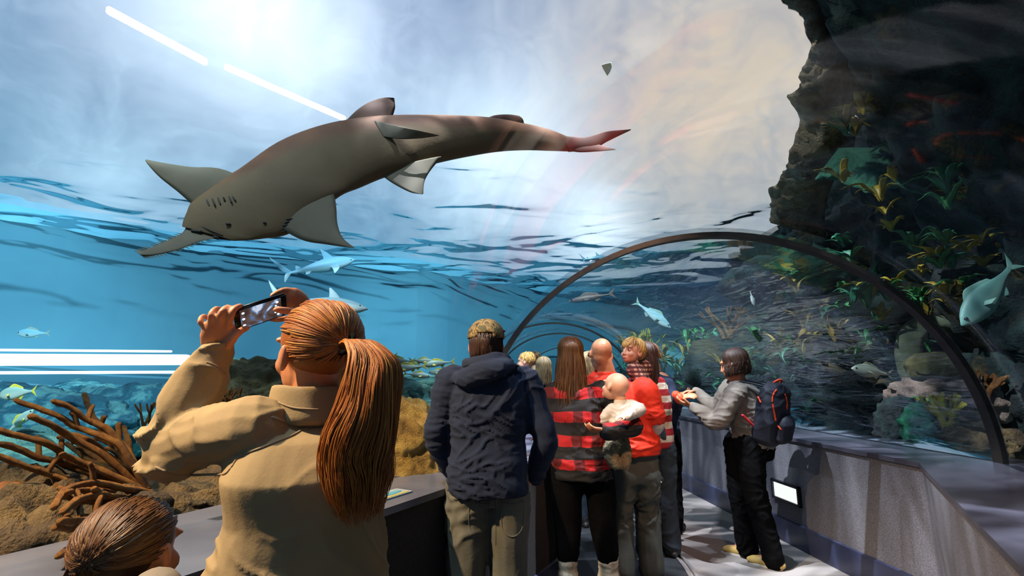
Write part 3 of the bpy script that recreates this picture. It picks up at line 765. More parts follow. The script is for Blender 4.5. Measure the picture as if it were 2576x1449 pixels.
lab = ['nearest the ponytail, uppermost','second from the left along the top','small pale one at top','long one at upper right','large one with orange tail in the middle','overlapping the middle one','lower left one with dark back','lower middle one','rightmost low one','left one behind the ponytail edge','tiny far right one near the hood','tiny lower left one','lowest one over the boulder']
f0 = make_fish('fish','silver fish of the school by the ponytail, '+lab[0],'fish',.3,[h*.72 for h in FH],FW,m_yt,m_yf,P(*SCH[0][:3]),(0,0,R(SCH[0][4])),'school of fish between ponytail and capped man')
for s, l in list(zip(SCH, lab))[1:]:
    dup(f0, P(*s[:3]), 'silver fish of the school by the ponytail, '+l, (0,R(random.uniform(-8,8)),R(s[4])), s[3]/.3)
make_fish('fish','stout grey fish beyond the right wall, left of the brain coral','fish',.48,FH,[w*1.4 for w in FW],shadefish('grey_fish_skin','#8d9a8a','#b4bca4'),plain('grey_green_fin','#7f8c70',None,20,.6,0),P(2195,935,4.9),(0,R(-8),R(188)))
make_fish('fish','fish reflection built as a pale fish above the right end of the rib','fish',.75,FH,FW,shadefish('fish_reflection_green','#5f8f86','#8fb8a8'),plain('reflected_fin_green','#6f9f90',None,20,.6,0),P(2490,735,4.0),(R(10),R(48),R(172)))  # mirrored fish, modelled as a solid body in pale colours
make_fish('fish','pale blue fish slanting downward under the rib above the plaid toddler','fish',.82,[h*.8 for h in FH],FW,shadefish('pale_blue_fish','#8fb4c0','#c4d8dc'),m_gf,P(1640,790,8.6),(R(0),R(38),R(0)))
make_fish('fish','small whitish fish near the top of the reef under the rib','fish',.2,FH,FW,shadefish('white_fish','#a8b8bc','#d0d8d4'),m_gf,P(1892,750,5.8),(0,R(75),R(20)))
make_fish('fish','slim brown fish high under the left part of the rib','fish',.85,[h*.5 for h in FH],FW,shadefish('brown_fish','#6a4a3c','#4a3a38'),plain('brown_fin','#5a4438',None,20,.6,0),P(1490,748,8.2),(0,R(10),R(176)))
# drifting scrap
bm = bmesh.new(); c = P(1525,172,3.6)
fin(bm, [c+V((-.035,0,.03)), c+V((-.02,.01,-.0)), c+V((.01,.02,-.05))], [c+V((.04,0,.05)), c+V((.045,.01,.02)), c+V((.03,.02,-.02))], .004)
tag(obj('leaf_scrap', bm, plain('pale_yellow_green_leaf','#c9d85a','#e8efe0',20,.6,0)), 'small yellow and white leaf scrap drifting near the surface at top centre', 'leaf')

# ---------------------------------------------------------------- sawfish
t = NT('sawfish_skin')
at = t.n('ShaderNodeAttribute'); at.attribute_name = 'belly'; at.attribute_type = 'GEOMETRY'
vec = t.coord()
bel = t.ramp(t.noise(vec, 2.2, 4), [(.3, hexc('#5c482e')), (.7, hexc('#735d3d'))])
dor = t.ramp(t.noise(vec, 3.5, 5), [(.3, hexc('#5e3a22')), (.7, hexc('#7d5232'))])
t.bsdf(t.mixc(at.outputs['Fac'], dor, bel), .75, t.bump(t.noise(vec, 30, 5), .15, .01)); M['saw'] = t.m
M['sawfin'] = plain('sawfish_fin', '#6a604c', '#5c523f', 3, .75, .15, 30)
M['sawdark'] = plain('sawfish_brown_fin', '#5f3c28', '#4f3222', 3, .75, .15, 30)
saw = thing('sawfish', 'large brown sawfish with toothed snout gliding over the tunnel roof, pale belly down', 'sawfish', P(880,430,3.4))
ST_ = [(458,570,590,606,2.88),(461,555,625,604,2.9),(470,535,660,600,2.93),(486,506,724,588,2.98),(540,462,790,543,3.05),(604,425,853,493,3.12),(700,359,903,471,3.22),(800,319,963,446,3.32),(900,298,1030,428,3.42),(1000,290,1095,410,3.55),(1115,290,1170,394,3.68),(1224,295,1250,381,3.82),(1316,310,1320,377,3.95),(1385,327,1385,379,4.05),(1436,347,1430,381,4.12)]
def sawrings(ns=70, m=32):
    U = catmull([P(a,b,t) for a,b,c,d,t in ST_], ns); L = catmull([P(c,d,t) for a,b,c,d,t in ST_], ns)
    C = [(a+b)/2 for a, b in zip(U, L)]
    fl = [.12,.2,.27,.33,.38,.42,.5,.55,.6,.65,.7,.75,.8,.75,.5]
    out = []
    for i in range(ns+1):
        tg = (C[min(i+1,ns)]-C[max(i-1,0)]).normalized()
        w = (U[i]-L[i]); a = w.length/2; w.normalize()
        d = (C[i]-V((0,0,HC))).normalized(); d = (d-w*d.dot(w)).normalized()
        b = a*lerpl(fl, i/ns)
        sc = 1
        row = []
        for k in range(m):
            th = 2*PI*k/m
            # dorsal side (away from viewer) is fuller and leans to the upper edge
            y = math.sin(th)*b*(1.25 if math.sin(th) > 0 else .75)
            x = math.cos(th)*a
            row.append((C[i]+w*x+d*(y+ b*.0), th))
        out.append(row)
    return out, C
rows, SC = sawrings()
bm = bmesh.new(); lay = bm.verts.layers.float.new('belly')
rs = loft(bm, [[p for p, th in r] for r in rows])
for i, r in enumerate(rs):
    for k, v in enumerate(r):
        th = rows[i][k][1]; cx = math.cos(th); s = i/70
        lim = lerpl([1.1,1.1,1.0,.8,.45,.38,.42,.1,.0,.1], s)
        q = V((v.co.x*3, v.co.y*3, v.co.z*3))
        x = (lim-cx)*4+.5+fbm(q,3)*.3
        v[lay] = max(0, min(1, x)) if math.sin(th) <= .1 else 0
obj('body', bm, M['saw'], saw)
def sfin(nm, lead, trail, th, mat, side=None):
    bm = bmesh.new(); fin(bm, [P(*p) for p in lead], [P(*p) for p in trail], th, n=18, m=12); obj(nm, bm, M[mat], saw)
sfin('pectoral_fin', [(500,530,2.98),(452,486,2.95),(402,446,2.92),(372,414,2.9),(365,403,2.9)], [(660,470,3.12),(560,427,3.06),(480,421,3.0),(410,410,2.94),(368,401,2.91)], .030, 'sawfin')
sfin('pectoral_fin', [(700,570,2.97),(760,602,2.92),(820,613,2.88),(870,621,2.85),(892,624,2.84)], [(838,470,3.12),(845,520,3.05),(848,560,2.98),(862,598,2.9),(891,622,2.85)], .030, 'sawfin')
sfin('pelvic_fin', [(955,435,3.33),(985,458,3.3),(1030,482,3.27),(1062,489,3.25)], [(1110,395,3.5),(1085,425,3.42),(1068,455,3.34),(1065,487,3.27)], .02, 'sawfin')
sfin('pelvic_fin', [(942,303,3.38),(1000,316,3.33),(1060,330,3.35),(1104,340,3.4)], [(965,345,3.33),(1010,350,3.33),(1060,348,3.38),(1104,342,3.42)], .012, 'sawfin')
sfin('dorsal_fin', [(868,308,3.42),(898,278,3.45),(932,256,3.5),(965,246,3.52),(990,246,3.53)], [(985,300,3.5),(990,285,3.52),(994,270,3.53),(993,256,3.54),(992,248,3.54)], .018, 'sawdark')
sfin('dorsal_fin', [(1218,300,3.85),(1245,290,3.87),(1280,288,3.9),(1304,291,3.92)], [(1318,316,3.93),(1317,305,3.93),(1313,297,3.93),(1307,292,3.93)], .014, 'sawdark')
sfin('tail_fin', [(1415,342,4.1),(1470,345,4.12),(1525,331,4.15),(1588,325,4.2)], [(1430,382,4.1),(1490,376,4.13),(1530,355,4.16),(1586,328,4.2)], .02, 'sawdark')
sfin('tail_fin', [(1415,370,4.1),(1450,382,4.1),(1500,381,4.12),(1550,377,4.14)], [(1450,352,4.12),(1490,360,4.13),(1520,368,4.14),(1548,375,4.14)], .014, 'sawdark')
# rostrum and teeth
bm = bmesh.new()
RU = [P(u,v,t) for u,v,t in ((470,560,2.92),(458,586,2.86),(405,612,2.78),(362,631,2.7),(351,639,2.68))]
RL = [P(u,v,t) for u,v,t in ((590,606,2.92),(522,603,2.84),(450,628,2.76),(385,643,2.7),(353,642,2.68))]
a_, b_ = catmull(RU, 30), catmull(RL, 30)
rings = []
for a, b in zip(a_, b_):
    c = (a+b)/2; w = (a-b)/2; d = (c-V((0,0,HC))).normalized()
    rings.append([c+w*math.cos(x)+d*math.sin(x)*.012 for x in (2*PI*k/14 for k in range(14))])
loft(bm, rings); ro = obj('snout_blade', bm, M['sawfin'], saw); ro['label'] = 'pale green grey toothed saw snout'
M['tooth'] = plain('dark_saw_tooth', '#6a6a52', None, 20, .5, 0)
for side, arr, oth in ((1, a_, b_), (-1, b_, a_)):
    for k in range(20):
        i = int(8+k*1.1); 
        if i > 29: break
        p = arr[i]; w = (arr[i]-oth[i]).normalized(); tgt = (arr[min(i+1,30)]-arr[i-1]).normalized()
        bm = bmesh.new(); tube(bm, [p-w*.004, p+w*.028+tgt*.006], [.0035,.0012], seg=6, n=3); obj('tooth', bm, M['tooth'], ro)
# gill slits, mouth, nostrils
M['slit'] = plain('dark_slit', '#2c2a22', None, 20, .7, 0)
def onbelly(u, v):
    # nearest body surface point seen through the ray: search rings
    d = P(u, v, 1)-V((0,0,HC)); best = None
    for r in rows:
        for p, th in r:
            q = p-V((0,0,HC)); s = q.dot(d)/d.dot(d); e = (q-d*s).length
            if best is None or e+q.length*.15 < best[0]: best = (e+q.length*.15, q.length)
    return V((0,0,HC))+d.normalized()*(best[1]-.003)
for a, b in [((520,503),(526,517)),((534,500),(540,515)),((548,498),(554,513)),((562,497),(568,511)),((576,495),(582,508)),((585,494),(592,504)),
             ((709,583),(724,580)),((710,576),(727,572)),((712,568),(730,563)),((716,560),(733,556)),((721,552),(735,550))]:
    bm = bmesh.new(); p, q = onbelly(*a), onbelly(*b); tube(bm, [p, q], [.004,.006,.004], seg=8, n=4); obj('gill_slit', bm, M['slit'], saw)
for (a, b, r_) in [((483,580),(504,582),.008),((540,596),(548,600),.009),((570,563),(578,564),.007),((664,560),(668,561),.006)]:
    bm = bmesh.new(); tube(bm, [onbelly(*a), onbelly(*b)], [r_,r_*1.1,r_], seg=8, n=4); obj('nostril', bm, M['slit'], saw)
bm = bmesh.new(); tube(bm, [onbelly(508,570), onbelly(530,580), onbelly(560,592)], .004, seg=6, n=8); obj('mouth', bm, M['slit'], saw)
# ---------------------------------------------------------------- people
def wrinkle(A, sx=7, sz=16, seed=0):
    def f(c, n):
        q = V((c.x*sx+seed, c.y*sx, c.z*sz)); q = q+noise.noise_vector(q*.35)*1.6
        a = noise.noise(q*.6); b = noise.noise(q*1.3+V((7,3,1)))
        rd = max(0, 1-abs(b)*2.6)**2
        m = max(0, min(1, noise.noise(V((c.x*2.5+seed, c.y*2.5, c.z*2.5)))*1.6+.65))
        return A*(a*1.0+rd*1.1*m-.25)
    return f
def seam(ob, pix, r, mat, name='seam', lift=.0):
    from mathutils.bvhtree import BVHTree
    org = ORG[ob]; me = ob.data
    bv = BVHTree.FromPolygons([v.co+org for v in me.vertices], [tuple(p.vertices) for p in me.polygons])
    o = V((0,0,HC)); pts = []
    for u, v in catmull([V((a,b,0)) for a, b in pix], max(8, len(pix)*6)) and [(q.x,q.y) for q in catmull([V((a,b,0)) for a, b in pix], max(8, len(pix)*6))]:
        h = bv.ray_cast(o, (P(u,v,1)-o).normalized())
        if h[0] is not None: pts.append(h[0]+h[1]*lift)
    if len(pts) < 3: return
    bm = bmesh.new(); tube(bm, pts, r, seg=6, n=len(pts)*2)
    return obj(name, bm, mat, ob)
class Head:
    def __init__(s, c, heading, pitch=0, roll=0, k=1.0, child=False):
        s.c = V(c); s.k = k; s.child = child
        R = Matrix.Rotation(math.radians(heading), 3, 'Z') @ Matrix.Rotation(math.radians(roll), 3, 'Y') @ Matrix.Rotation(math.radians(pitch), 3, 'X')
        s.R = R; s.r = R@V((1,0,0)); s.f = R@V((0,1,0)); s.u = R@V((0,0,1))
    def p(s, x, y, z): return s.c+(s.r*x+s.f*y+s.u*z)*s.k
    def e(s, bm, c, r, **kw): return ell(bm, s.p(*c), [q*s.k for q in r], s.R, **kw)
    def build(s, bm):
        ch = s.child
        s.e(bm, (0,-.012,.028), (.076,.096,.088) if not ch else (.084,.098,.088), seg=24, rings=18)
        s.e(bm, (0,.028,-.035), (.056,.064,.080) if not ch else (.062,.062,.066))
        s.e(bm, (0,.070,-.095 if not ch else -.078), (.024,.022,.018))
        for q in (-1,1):
            s.e(bm, (q*.036,.058,-.030), (.024,.028,.026))
            s.e(bm, (q*.030,.080,.028), (.028,.014,.010))          # brow
            s.e(bm, (q*.078,-.006,-.012), (.009,.019,.030), seg=12, rings=10)   # ear
            s.e(bm, (q*.084,-.014,-.006), (.006,.012,.026), seg=12, rings=10)
            s.e(bm, (q*.011,.094,-.036), (.009,.010,.008), seg=10, rings=8)     # nostril wing
        tube(bm, [s.p(0,.086,.020), s.p(0,.098,-.012), s.p(0,.107 if not ch else .102,-.033)], [.008*s.k,.010*s.k,.012*s.k], seg=10)
        s.e(bm, (0,.088,-.060), (.022,.012,.006)); s.e(bm, (0,.087,-.071), (.019,.012,.007))
    def face(s, root, skin=None):
        for q in (-1,1):
            bm = bmesh.new(); s.e(bm, (q*.031,.081,.004), (.013,.008,.008), seg=12, rings=10); e = obj('eye', bm, plain('eye_white','#c9c2ba',None,5,.3,0) if 'eyew' not in M else M['eyew'], root)
            M.setdefault('eyew', e.data.materials[0])
            bm = bmesh.new(); s.e(bm, (q*.031,.0865,.004), (.006,.005,.0065), seg=10, rings=8); obj('iris', bm, M['eye'], e)
            bm = bmesh.new(); tube(bm, [s.p(q*.014,.094,.027), s.p(q*.032,.093,.032), s.p(q*.048,.082,.027)], [.0025,.0035,.002], seg=6); obj('eyebrow', bm, M['browhair'], root)
        bm = bmesh.new(); s.e(bm, (0,.0955,-.0655), (.018,.006,.008), seg=14, rings=8); obj('lips', bm, M['lip'], root)
M['browhair'] = plain('eyebrow_hair', '#6b4a2a', None, 20, .8, 0)

def hand(bm, w, d, n, side=1, k=1.0, curl=(.25,.45,.4), spread=.12, thumb_out=.7):
    """wrist point, pointing direction, palm normal (towards the palm side), side=+1 thumb on d x n side"""
    d = V(d).normalized(); n = V(n); n = (n-d*n.dot(d)).normalized(); l = d.cross(n)*side
    tube(bm, [w-d*.02*k, w+d*.02*k, w+d*.05*k, w+d*.085*k], [.026*k,.030*k,.037*k,.036*k], seg=14, flat=(1,.42), ref=l)
    for i, (o, L) in enumerate(((.028,.92),(.010,1.0),(-.009,.95),(-.027,.75))):
        p = w+d*(.083-.004*abs(i-1.3))*k+l*o*k; a = 0; pts = [p-d*.01*k, p]; dd = d+l*(1.3-i)*spread
        for sgl, c in zip((.042,.026,.020), curl):
            a += c; pts.append(pts[-1]+(dd.normalized()*math.cos(a)+n*math.sin(a))*sgl*L*k)
        tube(bm, pts, [.0095*k,.0098*k,.0088*k,.008*k,.0065*k], seg=8)
    b = w+d*.025*k+l*.028*k
    t1 = b+(d*.7+l*thumb_out+n*.25).normalized()*.036*k; t2 = t1+(d*.85+l*.35+n*.35).normalized()*.030*k; t3 = t2+(d+n*.3).normalized()*.022*k
    tube(bm, [b-l*.012*k, b, t1, t2, t3], [.014*k,.014*k,.0115*k,.010*k,.0075*k], seg=9)

class Fig:
    def __init__(s, label, x, y, h, heading, lean=(0,0), z=0, group=None, **J):
        s.s = h/1.75; s.hd = heading
        a = math.radians(heading); s.f = V((-math.sin(a), math.cos(a), 0)); s.r = V((math.cos(a), math.sin(a), 0)); s.u = V((0,0,1))
        s.base = V((x,y,z)); s.root = thing('person', label, 'person', s.base, group)
        k = s.s; B = s.base
        def L(a, b, c): # local with lean
            ln = max(0, c-.95)/.7
            return B+(s.r*a+s.f*b+s.u*c)*k+V((lean[0], lean[1], 0))*ln
        D = dict(pelvis=L(0,0,.95), waist=L(0,.01,1.10), chest=L(0,.01,1.28), neck=L(0,-.01,1.47), head=L(0,.02,1.625),
                 shL=L(-.175,0,1.405), shR=L(.175,0,1.405), elL=L(-.235,-.02,1.13), elR=L(.235,-.02,1.13), wrL=L(-.24,.10,.90), wrR=L(.24,.10,.90),
                 hipL=L(-.085,0,.90), hipR=L(.085,0,.90), knL=L(-.10,.02,.50), knR=L(.10,.02,.50), anL=L(-.11,0,.09), anR=L(.11,0,.09))
        for q, v in J.items():
            if q in D: D[q] = V(v)
        s.J = D; s.hR = None
    def torso(s, bm, levels, p=2.4):
        """levels: list of (point, halfwidth, halfdepth[, right vector])"""
        rings = []
        pts = catmull([l[0] for l in levels], 24); n = len(levels)
        for i, c in enumerate(pts):
            x = i/24; a = lerpl([l[1] for l in levels], x); b = lerpl([l[2] for l in levels], x)
            rings.append(ering(c, s.r, s.f, a, b, 28, p))
        loft(bm, rings)
    def body(s, head, skin, voxel=.009, handL=None, handR=None, feet=True, extra=None, thin=1.0, neck_r=.055):
        bm = bmesh.new(); J = s.J; k = s.s
        head.build(bm)
        tube(bm, [J['neck']-s.u*.03*k, (J['neck']+head.c)/2-head.f*.01, head.p(0,-.02,-.03)], [neck_r*1.15*k, neck_r*k, neck_r*k], seg=16)
        s.torso(bm, [(J['pelvis']-s.u*.06*k,.12*k*thin,.08*k*thin),(J['pelvis'],.15*k*thin,.10*k*thin),(J['waist'],.125*k*thin,.085*k*thin),(J['chest'],.15*k*thin,.10*k*thin),(J['neck']-s.u*.04*k,.13*k*thin,.07*k*thin),(J['neck'],.05*k,.05*k)])
        for q in 'LR':
            tube(bm, [J['chest'].lerp(J['sh'+q],.7), J['sh'+q], J['el'+q], J['wr'+q]], [.045*k,.05*k,.036*k,.026*k], seg=12, n=14)
            tube(bm, [J['hip'+q], J['kn'+q], J['an'+q]], [.075*k,.05*k,.036*k], seg=12)
            if feet: tube(bm, [J['an'+q]-s.u*.03*k, J['an'+q]-s.u*.045*k+s.f*.10*k], [.034*k,.028*k], seg=10)
        if handL: hand(bm, J['wrL'], *handL, k=k)
        if handR: hand(bm, J['wrR'], *handR, k=k)
        if extra: extra(bm)
        return fuse('body', bm, skin, s.root, voxel, 2)
    def top(s, name, mat, hem, hw, hdp, sleeve=.055, cuff=.042, length=1.0, voxel=.012, A=.006, shw=.17, chestw=None, collar=.07, extra=None, bulge=0, sz=16, waistw=None):
        bm = bmesh.new(); J = s.J; k = s.s; cw = chestw or hw
        hc = V((J['pelvis'].x, J['pelvis'].y, s.base.z+hem))
        s.torso(bm, [(hc, hw*k, hdp*k),(hc.lerp(J['waist'],.5), hw*1.02*k, hdp*1.06*k),(J['waist'], (waistw or hw*.98)*k, hdp*.95*k),(J['chest'], cw*k, hdp*1.05*k),(J['chest'].lerp(J['neck'],.62), shw*k, hdp*.85*k),(J['neck']-s.u*.012*k, collar*k, collar*.95*k),(J['neck']+s.u*.015*k, collar*.85*k, collar*.85*k)])
        for q in 'LR':
            a, b, c = J['sh'+q], J['el'+q], J['wr'+q]
            c2 = b.lerp(c, length) if length <= 1 else c
            if length < .5: pts = [J['chest'].lerp(a,.72), a, a.lerp(b, length*1.6)]; rr = [sleeve*1.1*k, sleeve*1.25*k, sleeve*1.15*k]
            else: pts = [J['chest'].lerp(a,.72)+s.u*.03*k, a, a.lerp(b,.55), b, b.lerp(c2,.5), c2]; rr = [sleeve*1.1*k, sleeve*1.22*k, sleeve*1.08*k, sleeve*k, sleeve*.92*k, cuff*k]
            tube(bm, pts, rr, seg=14, n=22)
        if extra: extra(bm)
        return fuse(name, bm, mat, s.root, voxel, 3, wrinkle(A*k, sz=sz, seed=s.base.x*9))
    def legs(s, mat, r=(.105,.075,.06), hemz=.05, voxel=.012, A=.007, hipw=.165, hipd=.12, waistz=None, name='trousers'):
        bm = bmesh.new(); J = s.J; k = s.s
        s.torso(bm, [(J['pelvis']-s.u*.12*k,hipw*.9*k,hipd*.9*k),(J['pelvis']-s.u*.03*k,hipw*k,hipd*k),(J['pelvis']+s.u*.09*k,hipw*.9*k,hipd*.88*k)])
        for q in 'LR':
            foot = V((J['an'+q].x, J['an'+q].y, s.base.z+hemz+r[2]*k*.6))
            side = s.r*(-.03 if q == 'L' else .03)*k
            tube(bm, [J['hip'+q]+side*.0, J['hip'+q].lerp(J['kn'+q],.5)+side*.3, J['kn'+q], J['kn'+q].lerp(foot,.6), foot], [r[0]*k, (r[0]*.55+r[1]*.45)*k, r[1]*k, (r[1]*.5+r[2]*.5)*k, r[2]*k], seg=14, n=20)
        return fuse(name, bm, mat, s.root, voxel, 3, wrinkle(A*k, sx=9, sz=11, seed=s.base.y*5))
    def shoes(s, mat, k2=1.0, rot=0):
        for q in 'LR':
            bm = bmesh.new(); a = s.J['an'+q]; g = V((a.x, a.y, s.base.z)); k = s.s*k2
            f = s.f
            tube(bm, [g-f*.05*k+s.u*.038*k, g+f*.05*k+s.u*.040*k, g+f*.15*k+s.u*.030*k, g+f*.185*k+s.u*.026*k], [.036*k,.042*k,.038*k,.024*k], seg=12, flat=(1.05,.95), ref=s.r)
            tube(bm, [g-f*.035*k+s.u*.04*k, g-f*.03*k+s.u*.10*k], [.036*k,.036*k], seg=12)
            sh = fuse('shoe', bm, mat, s.root, .008, 2)
            bm = bmesh.new()
            out = []
            for i in range(24):
                an = 2*PI*i/24
                out.append(g+f*(.065*k+.128*k*math.cos(an))+s.r*.043*k*math.sin(an)*(1 if math.cos(an) > 0 else .85))
            loft(bm, [[p+s.u*.001 for p in out], [p+s.u*.016*k for p in out]])
            so = obj('sole', bm, M['white'] if mat is M['yellow_shoe'] else M['glasses'], sh, smooth=False)

def strandmesh(name, paths, r, mat, root, n=10, seg=4, extra=None):
    bm = bmesh.new()
    for p in paths:
        rr = r*random.uniform(.7,1.3)
        tube(bm, p, [rr, rr*1.1, rr, rr*.35], seg=seg, n=n, caps=False)
    if extra: extra(bm)
    return obj(name, bm, mat, root, recalc=False)
def capell(H, bm, c=(0,-.022,.036), r=(.081,.100,.088)):
    H.e(bm, c, r, seg=28, rings=20)
def scalp_pt(H, a, e, k=1.0, c=(0,-.022,.036), r=(.084,.103,.091)):
    """a: azimuth from the back (0) towards the right (+), e: elevation"""
    x = math.sin(a)*math.cos(e); y = -math.cos(a)*math.cos(e); z = math.sin(e)
    return H.p(c[0]+r[0]*x*k, c[1]+r[1]*y*k, c[2]+r[2]*z*k)
def long_hair(H, root, mat, length, n=420, width=.10, r=.0028, back=.11, spread=.02, part=0, bob=False, curl=.0, fr=.35, name='hair'):
    paths = []
    down = V((0,0,-1))
    for i in range(n):
        a = random.uniform(-1.75,1.75) if not bob else random.uniform(-2.4,2.4)
        e0 = math.radians(random.uniform(70,89))
        L = length*random.uniform(.82,1.03)
        pts = [scalp_pt(H, a*.6, e0)]
        for e in (50, 15, -15): pts.append(scalp_pt(H, a, math.radians(e), random.uniform(1.0,1.07)))
        q = pts[-1]; 
        hb = H.p(0,-.10,0); 
        tgt = V((q.x*.95+hb.x*.05, q.y*.6+hb.y*.4, q.z))
        for j in range(1, 5):
            s_ = j/4; w = width/.1
            c = q.lerp(tgt, min(1, s_*1.2))+down*L*s_
            c += (q-V((hb.x,hb.y,q.z)))*spread*s_*10*.12 + noise.noise_vector(V((i*.37,s_*2,5)))*(.010+curl*s_)
            pts.append(c)
        paths.append(pts)
    return strandmesh(name, paths, r, mat, root, n=18, extra=lambda bm: capell(H, bm))
def short_hair(H, root, mat, n=420, r=.0026, L=.05, messy=.01, front=True, name='hair', kk=1.0):
    paths = []
    for i in range(n):
        a = random.uniform(-PI, PI); e = math.asin(random.uniform(-.35,1))
        if abs(a) > 1.9 and e < .55: continue
        if abs(a) > 1.45 and e < .1: continue
        p0 = scalp_pt(H, a, e, .97*kk); p1 = scalp_pt(H, a, e-.35, 1.05*kk); p2 = scalp_pt(H, a, e-.35-L*8, 1.05*kk)+noise.noise_vector(V((i*1.7,1,2)))*messy
        paths.append([p0, p1, p2])
    def ex(bm): H.e(bm, (0,-.026,.042), (.080*kk,.092*kk,.082*kk), seg=24, rings=18)
    return strandmesh(name, paths, r*1.3, mat, root, n=6, extra=ex)

# ---- 1: woman with the ponytail, photographing
W = Fig('woman with long auburn ponytail in tan fleece jacket, arms raised to photograph the sawfish', -.475, 1.14, 1.62, 35,
        pelvis=V((-.47,1.13,.93)), waist=V((-.475,1.13,1.08)), chest=V((-.475,1.13,1.23)), neck=P(788,1040,1.13), head=P(790,890,1.15),
        shL=P(628,1072,1.04), elL=P(425,1128,1.12), wrL=P(542,893,1.20), shR=P(905,1090,1.26), elR=P(905,985,1.46), wrR=P(772,800,1.37))
H1 = Head(P(792,890,1.14), 52, 4, 0, 1.0)
def hands1(bm):
    def fp(pts, ts, rr):
        tube(bm, [P(a,b,t) for (a,b), t in zip(pts, ts)], rr, seg=9, n=16)
    T = 1.20
    # left palm
    tube(bm, [P(541,900,1.20), P(540,878,1.20), P(545,850,1.195), P(552,828,1.19)], [.028,.030,.038,.036], seg=16, flat=(1,.45), ref=(1,.3,.1))
    fp([(522,845),(517,826),(504,809),(511,796),(524,801)], [1.19,1.185,1.175,1.19,1.215], [.0085,.0085,.0078,.007,.006])
    fp([(536,838),(535,819),(531,793),(544,777),(557,779)], [1.19,1.18,1.165,1.185,1.215], [.009,.0092,.0085,.0076,.0065])
    fp([(551,835),(555,816),(555,791),(569,774),(584,776)], [1.19,1.18,1.165,1.18,1.21], [.009,.0095,.0088,.008,.0068])
    fp([(567,838),(575,819),(582,791),(592,775),(605,769)], [1.19,1.185,1.175,1.185,1.205], [.009,.0092,.0088,.008,.0068])
    fp([(560,880),(578,862),(592,843),(608,831),(622,825)], [1.20,1.19,1.19,1.20,1.215], [.014,.012,.0105,.0092,.0075])
    # right hand behind the phone
    tube(bm, [P(774,800,1.38), P(766,778,1.37), P(752,762,1.36), P(741,752,1.35)], [.028,.030,.036,.034], seg=16, flat=(1,.45), ref=(.2,.5,1))
    fp([(748,756),(735,735),(718,730),(700,735),(685,743)], [1.35,1.345,1.33,1.305,1.29], [.010,.0098,.009,.0082,.007])
    fp([(742,765),(728,748),(712,744),(698,750)], [1.35,1.36,1.345,1.33], [.0098,.0095,.0085,.0075])
    fp([(745,778),(728,770),(712,768),(700,772)], [1.35,1.37,1.36,1.34], [.0095,.009,.0085,.0075])
    fp([(748,790),(725,800),(700,804),(682,803)], [1.36,1.36,1.335,1.30], [.009,.0085,.008,.007])
    fp([(765,792),(745,786),(722,782),(705,780),(694,779)], [1.36,1.32,1.28,1.255,1.245], [.014,.012,.0105,.0095,.0078])
W.body(H1, M['skin'], .0045, extra=hands1, thin=.9)
CR = []
def jack(bm):
    # stand-up collar
    c = W.J['neck']
    rings = []
    for z, a in ((-.03,.098),(0,.096),(.03,.090),(.062,.088),(.066,.082),(.060,.070),(.02,.070)):
        rings.append(ering(c+V((0,0,z))+V((-.008,0,0)), W.r, W.f, a, a*1.05, 28, 2))
    CR.extend(rings)
    tube(bm, [P(420,1128,1.12), P(410,1150,1.11)], [.072,.05], seg=14)
W.J['waist'] = V((-.46,1.13,1.14)); W.J['pelvis'] = V((-.47,1.13,.93))
W.top('jacket', M['jacket'], .80, .21, .145, sleeve=.068, cuff=.047, voxel=.006, A=.015, shw=.15, chestw=.178, collar=.078, extra=jack, sz=11, waistw=.172)
# piping seams on jacket
JK = W.root.children[-1]
bm = bmesh.new(); loft(bm, CR)
for v in bm.verts: v.co += noise.noise_vector(v.co*14)*.005
clr = obj('collar', bm, M['jacket'], W.root)
m_ = clr.modifiers.new('s', 'SUBSURF'); m_.levels = 2; m_.render_levels = 2
seam(clr, [(700,1012),(740,1026),(800,1030)], .002, M['seam'])
for k_, pts in enumerate(([(775,1073),(727,1099),(658,1126),(605,1147),(584,1173)], [(393,1176),(446,1195),(515,1193),(563,1192),(579,1179)], [(685,1050),(722,1062),(770,1063),(830,1062)], [(520,912),(545,922),(568,940)])):
    seam(JK, pts, .0028, M['seam'])
for pts in ([(742,1052,1.02),(700,1085,.99),(640,1115,.965),(600,1150,.955),(570,1172,.97),(540,1196,.99),(480,1192,1.02),(400,1178,1.05)],):
    pass
W.legs(M['jeans'], voxel=.016)
W.shoes(M['dark_shoe'])
# hair
tie = P(868,866,1.055)
paths = []
td = (H1.R.transposed()@(tie-H1.p(0,-.022,.036)))
ta = math.atan2(td.x, -td.y); te = math.atan2(td.z, math.hypot(td.x, td.y))
def sdir(a, e): return V((math.sin(a)*math.cos(e), -math.cos(a)*math.cos(e), math.sin(e)))
tdv = sdir(ta, te)
for i in range(2400):
    a = random.uniform(-2.5,2.5); e = math.asin(random.uniform(-.55,.97))
    if abs(a) > 2.1 and e < .9: continue
    if abs(a) > 1.55 and e < .15: continue
    d0 = sdir(a, e); pts = []
    ang = d0.angle(tdv); lift = random.uniform(0,.05)
    for j in range(6):
        s_ = j/5; d = d0.slerp(tdv, s_) if ang > .05 else d0
        d = d.normalized(); kk = 1+.03*math.sin(PI*s_)+lift
        pts.append(H1.p(.084*d.x*kk, -.022+.103*d.y*kk, .036+.091*d.z*kk)+noise.noise_vector(V((i*.31,s_*1.5,0)))*.003)
    pts[-1] = tie+noise.noise_vector(V((i,3,1)))*.016
    paths.append(pts)
hair1 = strandmesh('hair', paths, .0015, M['hair_auburn'], W.root, n=12, extra=lambda bm: capell(H1, bm, r=(.0835,.1025,.0905)))
C1 = [P(866,866,1.05), P(905,858,1.015), P(938,905,.99), P(935,990,.975), P(908,1100,.965), P(900,1200,.96), P(905,1300,.965)]
W1 = [.012,.030,.050,.063,.074,.070,.046]
paths = []
